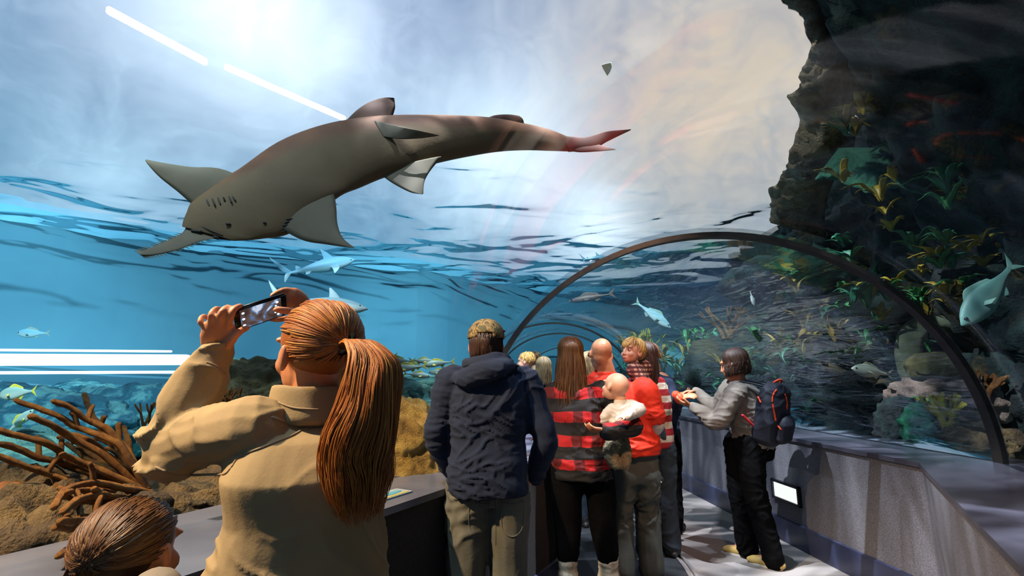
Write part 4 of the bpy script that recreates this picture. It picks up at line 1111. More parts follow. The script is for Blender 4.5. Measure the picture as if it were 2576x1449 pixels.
Cc = catmull(C1, 14)
for i in range(1900):
    rr = math.sqrt(random.random()); an = random.uniform(0,2*PI); ox, oy = rr*math.cos(an), rr*math.sin(an)*.75
    Lr = random.choice((random.uniform(.6,.95), random.uniform(.85,1.0))); pts = []
    for j in range(15):
        s_ = j/14*Lr; x = s_*14; kx = min(int(x), 13); c = Cc[kx].lerp(Cc[kx+1], x-kx); w_ = lerpl(W1, s_)
        nv = noise.noise_vector(V((ox*1.5, oy*1.5, s_*5)))*.022*s_+noise.noise_vector(V((i*.7, s_*5, 9)))*(.012*s_*s_+.002)
        pts.append(c+V((1,0,0))*ox*w_+V((0,1,0))*oy*w_+nv)
    paths.append(pts)
strandmesh('ponytail', paths, .0015, M['hair_auburn'], W.root, n=26)
bm = bmesh.new(); tube(bm, [tie+V((.0,.012,.014)), tie+V((.018,0,.018)), tie+V((.016,-.016,-.012)), tie+V((-.004,-.01,-.02))], .006, seg=8, n=12)
obj('hair_tie', bm, M['black'], W.root)
# smartphone
A_, B_, C_, D_ = P(598,778,1.205), P(706,745,1.285), P(711,789,1.315), P(606,826,1.235)
cx_ = (A_+B_+C_+D_)/4; ax = ((B_-A_)+(C_-D_)).normalized(); ay = ((A_-D_)+(B_-C_)); ay = (ay-ax*ay.dot(ax)).normalized(); az = ax.cross(ay)
if az.dot(V((0,0,HC))-cx_) < 0: az = -az
Rp = Matrix((ax, ay, az)).transposed()
if Rp.determinant() < 0: Rp = Matrix((ax, ay, -az)).transposed()
ph = thing('smartphone', 'black smartphone held sideways by the ponytail woman, camera view on its screen', 'smartphone', cx_-ay*.03)
bm = bmesh.new(); box(bm, cx_, (.136,.070,.012), Rp); bmesh.ops.bevel(bm, geom=bm.edges[:]+bm.verts[:], offset=.004, segments=3, affect='EDGES')
obj('case', bm, M['phone'], ph)
t = NT('lit_phone_screen'); vec = t.coord()
colr = t.ramp(t.noise(vec, 26, 2, .5, .8), [(.38, hexc('#4a3a36')), (.50, hexc('#6c5a58')), (.56, hexc('#5c86b8')), (.64, hexc('#dfe9ff'))])
e_ = t.n('ShaderNodeEmission'); e_.inputs[1].default_value = .8; t.l(colr, e_.inputs[0]); t.l(e_.outputs[0], t.out.inputs['Surface'])
bm = bmesh.new(); box(bm, cx_+az*.0066-ax*.002, (.106,.056,.0012), Rp); scr = obj('screen', bm, t.m, ph, smooth=False)
M['icon'] = emis('white_screen_icon', (1,.97,1,1), 1.4)
for x_, y_, r_ in ((-.046,.018,.0032),(-.046,0,.0032),(-.046,-.019,.0032),(.042,.019,.0035),(.038,.009,.0025),(.041,-.001,.0065),(.036,-.011,.0028),(.043,-.019,.0034)):
    bm = bmesh.new(); ell(bm, cx_+az*.0074+ax*(x_-.002)+ay*y_, (r_*1.2,r_,.0006), Rp, seg=12, rings=6); obj('screen_icon', bm, M['icon'], scr)

# ---- 2: child at lower left
K = Fig('child with brown hair at the bottom left corner, only the back of the head showing', -.80, 1.10, 1.27, -35,
        head=P(340,1380,1.05), neck=P(330,1500,1.06))
H2 = Head(P(335,1400,1.04), -2, -4, -6, .98)
K.body(H2, M['skin'], .009)
K.top('sweater', M['grey_top'], .62, .17, .12, voxel=.016)
K.legs(M['jeans'], voxel=.018); K.shoes(M['dark_shoe'])
paths = []
for i in range(1500):
    a = random.uniform(-2.4,2.4); e = math.asin(random.uniform(-.4,.98))
    if abs(a) > 1.7 and e < .2: continue
    tdv2 = sdir(.1, -.25); d0 = sdir(a, e); pts = []
    for j in range(5):
        d = d0.slerp(tdv2, j/4*.8) if d0.angle(tdv2) > .05 else d0
        pts.append(H2.p(.085*d.x, -.022+.105*d.y, .036+.092*d.z)+noise.noise_vector(V((i*.31,j*.4,0)))*.004)
    q = pts[-1]; end = P(150+random.uniform(-40,90), 1560, 1.0)
    pts += [q.lerp(end,.4)+noise.noise_vector(V((i*.2,1,0)))*.012, end+noise.noise_vector(V((i*.5,2,0)))*.04]
    paths.append(pts)
strandmesh('hair', paths, .0022, M['hair_brown'], K.root, n=16, extra=lambda bm: capell(H2, bm))

# ---- 3: man in camouflage cap and navy hoodie
m3 = Fig('man in camouflage cap, navy hoodie and grey khaki jeans, seen from behind', -.115, 2.45, 1.76, 3,
         shL=V((-.31,2.44,1.40)), shR=V((.07,2.47,1.40)), elL=V((-.375,2.46,1.13)), elR=V((.165,2.46,1.12)), wrL=V((-.30,2.60,.95)), wrR=V((.12,2.60,.93)), head=Q(1222,862,2.45))
H3 = Head(Q(1223,872,2.45), 0, 0, 0, 1.02)
m3.body(H3, M['skin'], .008, handL=((.3,.8,-.3),(0,0,-1),1), handR=((-.3,.8,-.3),(0,0,-1),-1))
def hood(bm):
    c = m3.J['neck']
    tube(bm, [c+V((-.155,-.065,-.045)), c+V((-.12,-.115,-.055)), c+V((-.02,-.135,-.03)), c+V((.08,-.10,-.0)), c+V((.13,-.04,.0))], [.022,.05,.055,.04,.02], seg=14, n=20, flat=(1,.8))
    tube(bm, [c+V((-.11,-.02,.015)), c+V((-.06,-.08,.02)), c+V((.02,-.09,.04)), c+V((.085,-.04,.035)), c+V((.09,.02,.02))], [.03,.035,.03,.028,.025], seg=12, n=16)
m3.top('hoodie', M['navy'], .875, .19, .15, sleeve=.066, cuff=.05, voxel=.008, A=.010, shw=.185, chestw=.20, collar=.08, extra=hood)
m3.legs(M['khaki'], r=(.115,.092,.095), hemz=.02, voxel=.009, A=.012, hipw=.165, hipd=.115)
m3.shoes(M['dark_shoe'])
JN = [c for c in m3.root.children if c.name.startswith('trousers')][-1]
for pts in ([(1180,1262),(1205,1268),(1232,1264)],[(1180,1262),(1182,1330),(1207,1348),(1230,1328),(1232,1264)],[(1262,1264),(1290,1268),(1318,1260)],[(1262,1264),(1264,1330),(1290,1350),(1314,1326),(1318,1260)],[(1247,1245),(1247,1300),(1247,1370)]):
    seam(JN, pts, .003, M['khaki'], 'stitched_seam')
bm = bmesh.new()
vsx = H3.e(bm, (0,-.012,.050), (.089,.108,.085), seg=30, rings=22)
bmesh.ops.delete(bm, geom=[v for v in bm.verts if (v.co-H3.p(0,0,.028)).dot(H3.u) < 0 or ((v.co-H3.p(0,-.10,.05)).length < .034 and (v.co-H3.p(0,-.1,.036)).dot(H3.u) < .022)], context='VERTS')
g = bmesh.ops.solidify(bm, geom=bm.faces[:], thickness=-.004)
cap = obj('cap', bm, M['camo'], m3.root)
bm = bmesh.new(); tube(bm, [H3.p(-.05,-.093,.036), H3.p(0,-.116,.034), H3.p(.05,-.093,.036)], .008, seg=8, n=10); obj('strap', bm, M['camo'], cap)
bm = bmesh.new(); fin(bm, [H3.p(-.07,.06,.04), H3.p(-.04,.15,.035), H3.p(0,.17,.035)], [H3.p(.07,.06,.04), H3.p(.04,.15,.035), H3.p(0,.171,.035)], .004, n=10, m=10, side=H3.u); obj('brim', bm, M['camo'], cap)
bm = bmesh.new(); tube(bm, [H3.p(.088,-.04,.075), H3.p(.092,.03,.08), H3.p(.07,.09,.085)], .006, seg=8); obj('sunglasses', bm, M['glasses'], m3.root)
paths = []
for i in range(420):
    a = random.uniform(-1.7,1.7); p0 = scalp_pt(H3, a, random.uniform(-.1,.35), .97); p1 = scalp_pt(H3, a, -.35, 1.02); p2 = H3.p(math.sin(a)*.075, -.03-math.cos(a)*.075*random.uniform(.8,1.1), -.045-.02*random.random())
    paths.append([p0, p1, p2])
strandmesh('hair', paths, .003, M['hair_dark'], m3.root, n=7, extra=lambda bm: H3.e(bm, (0,-.024,.03), (.080,.097,.075)))

# ---- 4: woman in buffalo plaid shirt
p4 = Fig('woman with long straight brown hair in red and black plaid shirt, cream socks', .43, 3.35, 1.68, -3,
         head=Q(1433,900,3.35), neck=Q(1438,952,3.35), shL=Q(1392,985,3.35), shR=Q(1520,985,3.34), elL=Q(1370,1062,3.33), elR=Q(1596,1072,3.10),
         wrL=Q(1362,1095,3.55), wrR=Q(1530,1085,3.02), chest=Q(1452,1035,3.35), waist=Q(1455,1105,3.35), pelvis=V((.47,3.35,.90)), hipL=V((.375,3.35,.86)), hipR=V((.56,3.35,.86)), knL=V((.37,3.37,.48)), knR=V((.60,3.37,.48)), anL=V((.36,3.35,.09)), anR=V((.62,3.35,.09)))
H4 = Head(Q(1434,893,3.35), 0, 0, 0, 1.0)
p4.body(H4, M['skin'], .010, handL=((-.1,.6,-.2),(0,0,-1),1), handR=((-1,.1,.1),(0,.5,1),1))
p4.top('plaid_shirt', M['plaid'], .76, .205, .16, sleeve=.062, cuff=.048, voxel=.010, A=.012, shw=.17, chestw=.185, collar=.07)
p4.legs(M['black'], r=(.12,.095,.075), hemz=.24, voxel=.012, A=.004, hipw=.175, name='leggings')
for q in 'LR':
    bm = bmesh.new(); a = p4.J['an'+q]
    tube(bm, [V((a.x,a.y,.30)), V((a.x,a.y,.25)), V((a.x,a.y+.005,.20)), V((a.x,a.y+.01,.15))], [.062,.066,.060,.066], seg=18, n=14)
    tube(bm, [V((a.x,a.y,.17)), V((a.x,a.y,.14))], .068, seg=18)
    fuse('sock', bm, M['sock'], p4.root, .008, 1, wrinkle(.005, 5, 60))
p4.shoes(M['dark_shoe'], 1.15)
long_hair(H4, p4.root, M['hair_brown'], .44, n=1700, r=.0024, spread=.36, curl=.022)

# ---- 5: baby on her arm
b5 = Fig('bald baby in white top carried on the arm of the plaid shirt woman', *Q(1560,1080,3.2).xy, .66, 20, z=.95,
         pelvis=Q(1548,1120,3.22), waist=Q(1556,1085,3.2), chest=Q(1566,1050,3.2), neck=Q(1562,1008,3.2), head=Q(1548,975,3.2), shL=Q(1545,1030,3.2), shR=Q(1588,1022,3.2),
         elL=Q(1525,1045,3.2), wrL=Q(1520,1060,3.2), elR=Q(1610,1030,3.10), wrR=Q(1575,1046,2.98), hipL=Q(1540,1120,3.17), hipR=Q(1560,1120,3.2),
         knL=Q(1538,1130,3.14), anL=Q(1544,1150,3.13), knR=Q(1568,1130,3.16), anR=Q(1566,1150,3.16))
b5.s = .5
H5 = Head(Q(1547,975,3.2), 42, 10, 15, .84, True)
b5.body(H5, M['skin_fair'], .006, feet=False, handR=((-1,-.2,-.1),(0,.3,-1),1), neck_r=.07, thin=.8)
b5.s = .62
b5.top('white_top', M['white'], .10, .15, .13, sleeve=.062, cuff=.045, voxel=.007, A=.008, shw=.12, chestw=.14, collar=.08)
bm = bmesh.new()
tube(bm, [Q(1548,1105,3.19), Q(1536,1135,3.12), Q(1546,1168,3.10)], [.052,.048,.036], seg=12); tube(bm, [Q(1562,1108,3.2), Q(1572,1140,3.14), Q(1570,1172,3.12)], [.05,.044,.034], seg=12)
fuse('fuzzy_trousers', bm, M['fuzzy'], b5.root, .008, 2, wrinkle(.006, 30, 30))

# ---- 6: bald man in orange red shirt
p6 = Fig('bald man in bright orange red t-shirt over cream long sleeves, leaning left', .88, 3.66, 1.76, 8,
         head=Q(1512,893,3.66), neck=Q(1528,940,3.66), chest=Q(1568,1025,3.66), waist=Q(1592,1095,3.66), pelvis=Q(1598,1170,3.66), shL=Q(1508,965,3.72), shR=Q(1622,985,3.60),
         elL=Q(1490,1055,3.8), elR=Q(1650,1070,3.60), wrL=Q(1470,1060,4.0), wrR=Q(1630,1100,3.80), hipL=Q(1575,1190,3.66), hipR=Q(1620,1190,3.66))
H6 = Head(Q(1511,892,3.66), 4, -14, 8, 1.04)
p6.body(H6, M['skin'], .008, thin=.8, handL=((0,1,-.2),(0,0,-1),1), handR=((-.5,1,-.2),(0,0,-1),1), neck_r=.062)
p6.top('undershirt', M['white'], 1.0, .16, .11, sleeve=.056, cuff=.044, voxel=.012, A=.008, shw=.15, chestw=.17, collar=.06)
p6.top('t_shirt', M['red'], .86, .188, .14, sleeve=.082, length=.42, voxel=.009, A=.010, shw=.18, chestw=.205, collar=.08)
p6.legs(M['greyjeans'], r=(.115,.09,.09), hemz=.02, A=.014, voxel=.011, hipw=.175)
p6.shoes(M['dark_shoe'])
bm = bmesh.new(); 
for q in (-1,1): tube(bm, [H6.p(q*.084,-.02,.0), H6.p(q*.082,.04,.006), H6.p(q*.07,.088,.008)], .003, seg=6)
tube(bm, [H6.p(-.07,.09,.008), H6.p(-.035,.105,.0), H6.p(0,.108,.008), H6.p(.035,.105,.0), H6.p(.07,.09,.008)], .006, seg=8, n=16)
obj('eyeglasses', bm, M['glasses'], p6.root)

# ---- 7: toddler in small plaid, looking up
t7 = Fig('blond toddler in brown plaid shirt carried high, looking up and left with mouth open', *Q(1600,960,3.95).xy, .95, 80, z=.78,
         head=Q(1588,888,3.95), neck=Q(1597,914,3.96), chest=Q(1612,955,3.98), waist=Q(1622,1005,4.0), pelvis=Q(1630,1040,4.0), shL=Q(1594,930,3.88), shR=Q(1624,925,4.02),
         elL=Q(1625,975,3.82), wrL=Q(1640,1000,3.86), elR=Q(1600,980,4.1), wrR=Q(1590,990,4.15), hipL=Q(1628,1045,3.92), hipR=Q(1636,1045,4.05), knL=Q(1632,1100,3.82), anL=Q(1642,1172,3.84), knR=Q(1660,1090,4.05), anR=Q(1672,1150,4.1))
t7.s = .62
H7 = Head(Q(1590,887,3.95), 128, 12, 0, .98, True)
t7.body(H7, M['skin_fair'], .006, feet=False, neck_r=.055)
H7.face(t7.root)
t7.top('plaid_shirt', M['kidplaid'], .16, .16, .13, sleeve=.085, cuff=.06, voxel=.009, A=.010, shw=.15, chestw=.17, collar=.09)
bm = bmesh.new()
for q in 'LR': tube(bm, [t7.J['hip'+q], t7.J['kn'+q], t7.J['an'+q]], [.07,.055,.045], seg=12)
fuse('trousers', bm, M['jeans'], t7.root, .010, 2, wrinkle(.006))
bm = bmesh.new(); a = t7.J['anL']; tube(bm, [a+V((-.0,.0,-.03)), a+V((-.02,-.03,-.06)), a+V((.03,-.06,-.085))], [.034,.038,.03], seg=12)
sh = fuse('shoe', bm, M['dark_shoe'], t7.root, .007, 2)
bm = bmesh.new(); tube(bm, [a+V((-.035,-.04,-.06)), a+V((-.02,-.075,-.08)), a+V((.03,-.085,-.10))], [.010,.008,.008], seg=8); obj('shoe_stripe', bm, M['white'], sh)
short_hair(H7, t7.root, M['hair_blond'], 900, kk=1.06, L=.06)

# ---- 8: woman in striped sweater
p8 = Fig('woman with long dark hair in red and cream striped sweater carrying the toddler', 1.17, 4.12, 1.66, 6,
         head=Q(1622,900,4.15), neck=Q(1628,945,4.15), shR=Q(1652,965,4.12), elR=Q(1668,1030,4.05), wrR=Q(1640,1040,4.15), elL=Q(1590,1040,4.1), wrL=Q(1600,1045,3.95))
H8 = Head(Q(1622,897,4.15), 15, 0, 0, 1.0)
p8.body(H8, M['skin'], .012)
p8.top('striped_sweater', M['stripe'], .84, .175, .125, sleeve=.066, cuff=.05, voxel=.011, A=.006, shw=.17)
p8.legs(M['jeans'], r=(.11,.085,.08), hemz=.02, A=.01)
p8.shoes(M['dark_shoe'])
long_hair(H8, p8.root, M['hair_dark'], .30, n=500, r=.0038, spread=.06)

# ---- 9: bald man in dark clothes, hands out
p9 = Fig('bald man in dark navy top with orange cuffs, holding hands with the backpack woman', 1.42, 4.75, 1.74, -35,
         head=Q(1640,895,4.75), neck=Q(1648,935,4.75), shR=Q(1682,975,4.6), elR=Q(1688,1052,4.45), wrR=Q(1708,1003,4.25), shL=Q(1630,975,4.9), elL=Q(1680,1040,4.9), wrL=Q(1700,996,4.5))
H9 = Head(Q(1640,893,4.75), -20, 0, 0, 1.04)
p9.body(H9, M['skin'], .009, handR=((.55,-.35,.22),(0,.6,-1),1), handL=((.6,-.4,.2),(0,-.6,1),1))
p9.top('dark_sweater', M['navy'], .86, .18, .125, sleeve=.06, cuff=.046, voxel=.011, A=.008)
for q in 'LR':
    a, b = p9.J['el'+q], p9.J['wr'+q]; d = (b-a).normalized()
    bm = bmesh.new(); tube(bm, [b-d*.020, b+d*.006], [.0455,.045], seg=16, n=5); obj('cuff', bm, M['orange'], p9.root)
p9.legs(M['black'], hemz=.02); p9.shoes(M['dark_shoe'])

# ---- 10: woman with the backpack
p10 = Fig('woman with dark bob hair, grey top, black trousers and tan shoes wearing the backpack', 1.93, 3.98, 1.64, 48, lean=(-.11,.03),
          shL=Q(1852,985,3.86), shR=Q(1838,975,4.12), elL=Q(1806,1062,3.88), wrL=Q(1742,1022,4.10), elR=Q(1800,1030,4.22), wrR=Q(1752,985,4.28),
          neck=Q(1858,957,3.98), head=Q(1846,912,3.98), chest=Q(1878,1030,3.98), waist=Q(1890,1090,3.98),
          anL=V((1.97,3.90,.09)), anR=V((1.88,4.12,.09)), hipL=V((1.86,3.92,.88)), hipR=V((1.83,4.04,.88)), knL=V((1.88,3.90,.48)), knR=V((1.82,4.05,.48)))
H10 = Head(Q(1845,916,3.98), 50, -14, 0, 1.0)
p10.body(H10, M['skin'], .008, handL=((-.75,.35,.25),(0,.4,1),-1), handR=((-.8,.1,-.05),(0,-.3,-1),1))
p10.top('grey_top', M['grey_top'], .86, .155, .165, sleeve=.074, cuff=.042, voxel=.009, A=.010, shw=.15, chestw=.16, collar=.065)
p10.legs(M['black'], r=(.115,.09,.085), hemz=.02, A=.010, voxel=.010, hipw=.16, hipd=.16)
p10.shoes(M['yellow_shoe'])
long_hair(H10, p10.root, M['hair_dark'], .11, n=900, r=.0030, spread=.05, bob=True, curl=.016)
# backpack
bc = Q(1942,1040,3.84); bd = -p10.f; br = p10.r
bp = thing('backpack', 'navy backpack with orange trim worn on the back of the woman in grey', 'backpack', bc-V((0,0,.24)))
Rb = Matrix.Rotation(math.radians(42), 3, 'Z') @ Matrix.Rotation(math.radians(14), 3, 'X')
def bpnt(x, y, z): return bc+Rb@V((x, y, z))
bm = bmesh.new()
lev = [(-.24,.11,.07),(-.20,.15,.10),(-.05,.165,.11),(.10,.155,.10),(.19,.13,.085),(.24,.08,.05)]
loft(bm, [[bpnt(0,0,z)+Rb@V((a*math.copysign(abs(math.cos(q))**.75, math.cos(q)), b*math.copysign(abs(math.sin(q))**.75, math.sin(q)), 0)) for q in (2*PI*i/32 for i in range(32))] for z, a, b in lev])
fuse('pack_body', bm, M['pack'], bp, .009, 3, wrinkle(.008, 9, 9))
bm = bmesh.new()
loft(bm, [[bpnt(0,-.11,z)+Rb@V((a*math.copysign(abs(math.cos(q))**.75, math.cos(q)), b*math.copysign(abs(math.sin(q))**.75, math.sin(q)), 0)) for q in (2*PI*i/28 for i in range(28))] for z, a, b in [(-.20,.07,.02),(-.17,.11,.045),(-.05,.115,.05),(.0,.09,.03),(.02,.05,.01)]])
fuse('front_pocket', bm, M['pack'], bp, .009, 3, wrinkle(.005, 9, 9))
PB = [c for c in bp.children if c.name.startswith('pack_body')][-1]; PF = [c for c in bp.children if c.name.startswith('front_pocket')][-1]
for tgt_, pts in ((PB, [(1943,1010),(1944,998),(1948,988),(1953,981)]), (PB, [(1944,1018),(1947,1035),(1951,1057)]), (PB, [(1974,992),(1978,1008),(1979,1028)]), (PF, [(1918,1060),(1928,1055),(1941,1057),(1953,1066),(1964,1080)]), (PB, [(1990,1053),(1986,1070),(1977,1094)]), (PB, [(1904,985),(1908,1000),(1914,1012)])):
    seam(tgt_, pts, .0065, M['orange'], 'orange_trim', .002)
bm = bmesh.new(); tube(bm, [bpnt(-.05,.02,.225), bpnt(-.045,-.01,.262), bpnt(.02,-.02,.268), bpnt(.05,0,.225)], .008, seg=8, n=14); obj('handle', bm, M['orange'], bp)
for sgn in (-1,1):
    bm = bmesh.new(); s0 = p10.J['shL' if sgn < 0 else 'shR']
    tube(bm, [bpnt(sgn*.08,.08,.20), s0+V((.03,0,.075)), s0+p10.f*.085+V((0,0,.01)), s0+p10.f*.09+V((0,0,-.10))], .02, seg=8, n=18, flat=(1,.35), ref=tuple(p10.r)); obj('shoulder_strap', bm, M['pack'], bp)
bm = bmesh.new(); tube(bm, [bpnt(-.12,.07,-.15), Q(1895,1072,3.82), Q(1868,1045,3.80)], .010, seg=8, n=12); obj('side_strap', bm, M['redcord'], bp)

# ---- far people
p11 = Fig('small blond child held up in the distance left of the far woman, facing left', *Q(1322,960,5.7).xy, .98, 70, z=.68)
H11 = Head(Q(1322,910,5.7), 75, 0, 0, .92, True); p11.J['head'] = H11.c; p11.J['neck'] = H11.c-V((0,0,.13))
p11.J['chest'] = p11.J['neck']-V((-.01,0,.13)); p11.J['waist'] = p11.J['chest']-V((-.02,0,.12)); p11.J['pelvis'] = p11.J['waist']-V((0,0,.10))
for q, sg in (('L',-1),('R',1)):
    p11.J['sh'+q] = p11.J['chest']+p11.r*sg*.10+V((0,0,.07)); p11.J['el'+q] = p11.J['sh'+q]+p11.f*.05-V((0,0,.12)); p11.J['wr'+q] = p11.J['el'+q]+p11.f*.10+V((0,0,.03))
    p11.J['hip'+q] = p11.J['pelvis']+p11.r*sg*.05; p11.J['kn'+q] = p11.J['hip'+q]+p11.f*.15-V((0,0,.05)); p11.J['an'+q] = p11.J['kn'+q]-V((0,0,.2))
p11.body(H11, M['skin_fair'], .010, feet=False)
p11.top('pink_top', M['lilac'], .22, .17, .15, sleeve=.075, cuff=.06, voxel=.012, A=.005)
p11.legs(M['jeans'], r=(.09,.08,.07), hemz=.05, hipw=.15)
short_hair(H11, p11.root, M['hair_blond'], 300, r=.004)
p12 = Fig('woman with straight ash blond hair and black top, standing far behind', *Q(1372,960,5.5).xy, 1.62, -10, head=Q(1368,925,5.5), elL=Q(1325,960,5.6), wrL=Q(1320,965,5.75))
H12 = Head(Q(1366,925,5.5), 10, 0, 0, .98)
p12.body(H12, M['skin_fair'], .012); p12.top('black_top', M['black'], .85, .17, .12, voxel=.014); p12.legs(M['jeans'], voxel=.016); p12.shoes(M['dark_shoe'])
long_hair(H12, p12.root, M['hair_ash'], .20, n=300, r=.005, spread=.02)
p13 = Fig('distant person in pale lavender top between the small blond child and the far woman', *Q(1345,960,6.8).xy, 1.58, 60)
H13 = Head(Q(1340,908,6.8), 60, -15, 0, 1.0); p13.J['head'] = H13.c
p13.body(H13, M['skin_fair'], .014); p13.top('lavender_top', M['lilac'], .85, .17, .12, voxel=.016); p13.legs(M['jeans'], voxel=.018); p13.shoes(M['dark_shoe'])
short_hair(H13, p13.root, M['hair_brown'], 300, r=.005)
p14 = Fig('person with light brown hair mostly hidden between the plaid shirt woman and the bald man', *Q(1482,960,4.9).xy, 1.56, 20, head=Q(1480,915,4.9))
H14 = Head(Q(1478,915,4.9), 30, 0, 0, .98)
p14.body(H14, M['skin_fair'], .012); p14.top('black_top', M['black'], .85, .16, .12, voxel=.014); p14.legs(M['jeans'], voxel=.018); p14.shoes(M['dark_shoe'])
long_hair(H14, p14.root, M['hair_ash'], .16, n=300, r=.004, spread=.02)
# ---------------------------------------------------------------- camera, world, lights
cam = bpy.data.cameras.new('camera'); co = bpy.data.objects.new('camera', cam); COL.objects.link(co)
co.location = (0,0,HC); co.rotation_euler = (math.radians(100),0,0)
cam.sensor_width = 36; cam.lens = F*36/2576; cam.clip_start = .05; cam.clip_end = 200
scene.camera = co
w = bpy.data.worlds.new('sky'); scene.world = w; w.use_nodes = True
nt = w.node_tree; nt.nodes.clear()
wo = nt.nodes.new('ShaderNodeOutputWorld'); bg = nt.nodes.new('ShaderNodeBackground'); nt.links.new(bg.outputs[0], wo.inputs[0])
tc = nt.nodes.new('ShaderNodeTexCoord')
def wm(op, a, b=None):
    m = nt.nodes.new('ShaderNodeMath'); m.operation = op
    for i, x in enumerate((a, b)):
        if x is None: continue
        if isinstance(x, (int, float)): m.inputs[i].default_value = x
        else: nt.links.new(x, m.inputs[i])
    return m.outputs[0]
def wmix(fac, a, b, mode='MIX'):
    m = nt.nodes.new('ShaderNodeMix'); m.data_type = 'RGBA'; m.blend_type = mode
    for i, x in ((0,fac),(6,a),(7,b)):
        if isinstance(x, (int, float, tuple)): m.inputs[i].default_value = x
        else: nt.links.new(x, m.inputs[i])
    return m.outputs[2]
nz = nt.nodes.new('ShaderNodeTexNoise'); nz.inputs['Scale'].default_value = 3.2; nz.inputs['Detail'].default_value = 4; nz.inputs['Distortion'].default_value = 1.2
nt.links.new(tc.outputs['Generated'], nz.inputs['Vector'])
cloud = nt.nodes.new('ShaderNodeValToRGB'); nt.links.new(nz.outputs['Fac'], cloud.inputs[0])
cloud.color_ramp.elements[0].position = .35; cloud.color_ramp.elements[0].color = hexc('#7f9fc2')
cloud.color_ramp.elements[1].position = .68; cloud.color_ramp.elements[1].color = hexc('#c2cde0')
sepz = nt.nodes.new('ShaderNodeSeparateXYZ'); nt.links.new(tc.outputs['Generated'], sepz.inputs[0])
zr = nt.nodes.new('ShaderNodeValToRGB'); nt.links.new(sepz.outputs[2], zr.inputs[0])
e = zr.color_ramp.elements; e[0].position = .08; e[0].color = hexc('#46a3c4'); e[1].position = .6; e[1].color = hexc('#a8b6d6')
k_ = e.new(.26); k_.color = hexc('#7db8d2')
nz2 = nt.nodes.new('ShaderNodeTexNoise'); nz2.inputs['Scale'].default_value = 9; nz2.inputs['Detail'].default_value = 3; nz2.inputs['Distortion'].default_value = 2.0
nt.links.new(tc.outputs['Generated'], nz2.inputs['Vector'])
cl2 = nt.nodes.new('ShaderNodeValToRGB'); nt.links.new(nz2.outputs['Fac'], cl2.inputs[0])
cl2.color_ramp.elements[0].position = .4; cl2.color_ramp.elements[0].color = (.72,.78,.86,1); cl2.color_ramp.elements[1].position = .7; cl2.color_ramp.elements[1].color = (1.3,1.24,1.2,1)
col = wmix(.45, zr.outputs[0], cloud.outputs[0])
col = wmix(.8, col, cl2.outputs[0], 'MULTIPLY')
def glow(col, u, v, power, strength, c, mode='ADD'):
    d = (P(u,v,1)-V((0,0,HC))).normalized()
    dp = nt.nodes.new('ShaderNodeVectorMath'); dp.operation = 'DOT_PRODUCT'
    nt.links.new(tc.outputs['Generated'], dp.inputs[0]); dp.inputs[1].default_value = d
    g = wm('MULTIPLY', wm('POWER', wm('MAXIMUM', dp.outputs['Value'], 0), power), strength)
    mx = nt.nodes.new('ShaderNodeMix'); mx.data_type = 'RGBA'; mx.blend_type = mode; mx.clamp_factor = (mode == 'MIX')
    g = wm('MULTIPLY', g, wm('ADD', wm('MULTIPLY', nz2.outputs['Fac'], 1.6), .1)) if mode == 'MIX' else g
    nt.links.new(g, mx.inputs[0]); nt.links.new(col, mx.inputs[6]); mx.inputs[7].default_value = c
    return mx.outputs[2]
col = glow(col, 640, 70, 55, 1.0, (1,1,1,1))
col = glow(col, 1290, 420, 60, .9, (.9,.97,1,1))
col = glow(col, 1860, 260, 18, 1.0, (.95,.74,.58,1), 'MIX')
col = glow(col, 1500, 620, 300, .8, (.9,.97,1,1))
col = glow(col, 250, 560, 200, .45, (.8,.95,1,1))
nt.links.new(col, bg.inputs[0]); bg.inputs[1].default_value = .92

def area(name, loc, target, size, power, color, sy=None, spread=PI):
    l = bpy.data.lights.new(name, 'AREA'); l.energy = power; l.color = color; l.size = size; l.spread = spread
    if sy: l.shape = 'RECTANGLE'; l.size_y = sy
    o = bpy.data.objects.new(name, l); COL.objects.link(o); o.location = loc
    o.rotation_euler = (V(target)-V(loc)).to_track_quat('-Z', 'Y').to_euler(); return o
def spot(name, loc, target, power, color, ang, blend=.5, r=.1):
    l = bpy.data.lights.new(name, 'SPOT'); l.energy = power; l.color = color; l.spot_size = math.radians(ang); l.spot_blend = blend; l.shadow_soft_size = r
    o = bpy.data.objects.new(name, l); COL.objects.link(o); o.location = loc
    o.rotation_euler = (V(target)-V(loc)).to_track_quat('-Z', 'Y').to_euler(); return o
spot('tank_fill', (-2,-3,8.5), (-7.5,10,1.2), 21000, (.82,.95,1), 58, .6, .15)  # tank spots are added out of view to brighten wall and reef
spot('tank_fill', (-2.6,.2,6.8), (-1.9,2.9,.9), 1500, (.85,.96,1), 62, .7, .12)
spot('tank_fill', (1.5,2.5,8.5), (.5,13,1), 20000, (.75,.97,1), 62, .7, .15)
spot('reef_fill', (1.2,.4,7), (4.8,6.5,1.4), 1000, (.85,1,.9), 60, .7, .12)  # unseen spot added to bring up the dark reef
spot('tank_fill', (-8,7,9), (-10.2,9.8,1.5), 5000, (.75,.95,1), 50, 1, .15)  # extra unseen spot, makes the pale halo on the wall around the streak
spot('reef_fill', (-1,2.2,7), (3.4,5.4,4.2), 1600, (1,.92,.82), 40, .6, .1)  # added from the left to brighten the tan rock band
warm = spot('warm_spot', (-2.7,.45,4.1), (-.55,1.4,1.2), 1700, (1,.68,.38), 52, .6, .06)
spot('warm_spot', (1.0,1.4,3.4), (.8,3.6,1.3), 230, (1,.52,.28), 40, .7, .06)
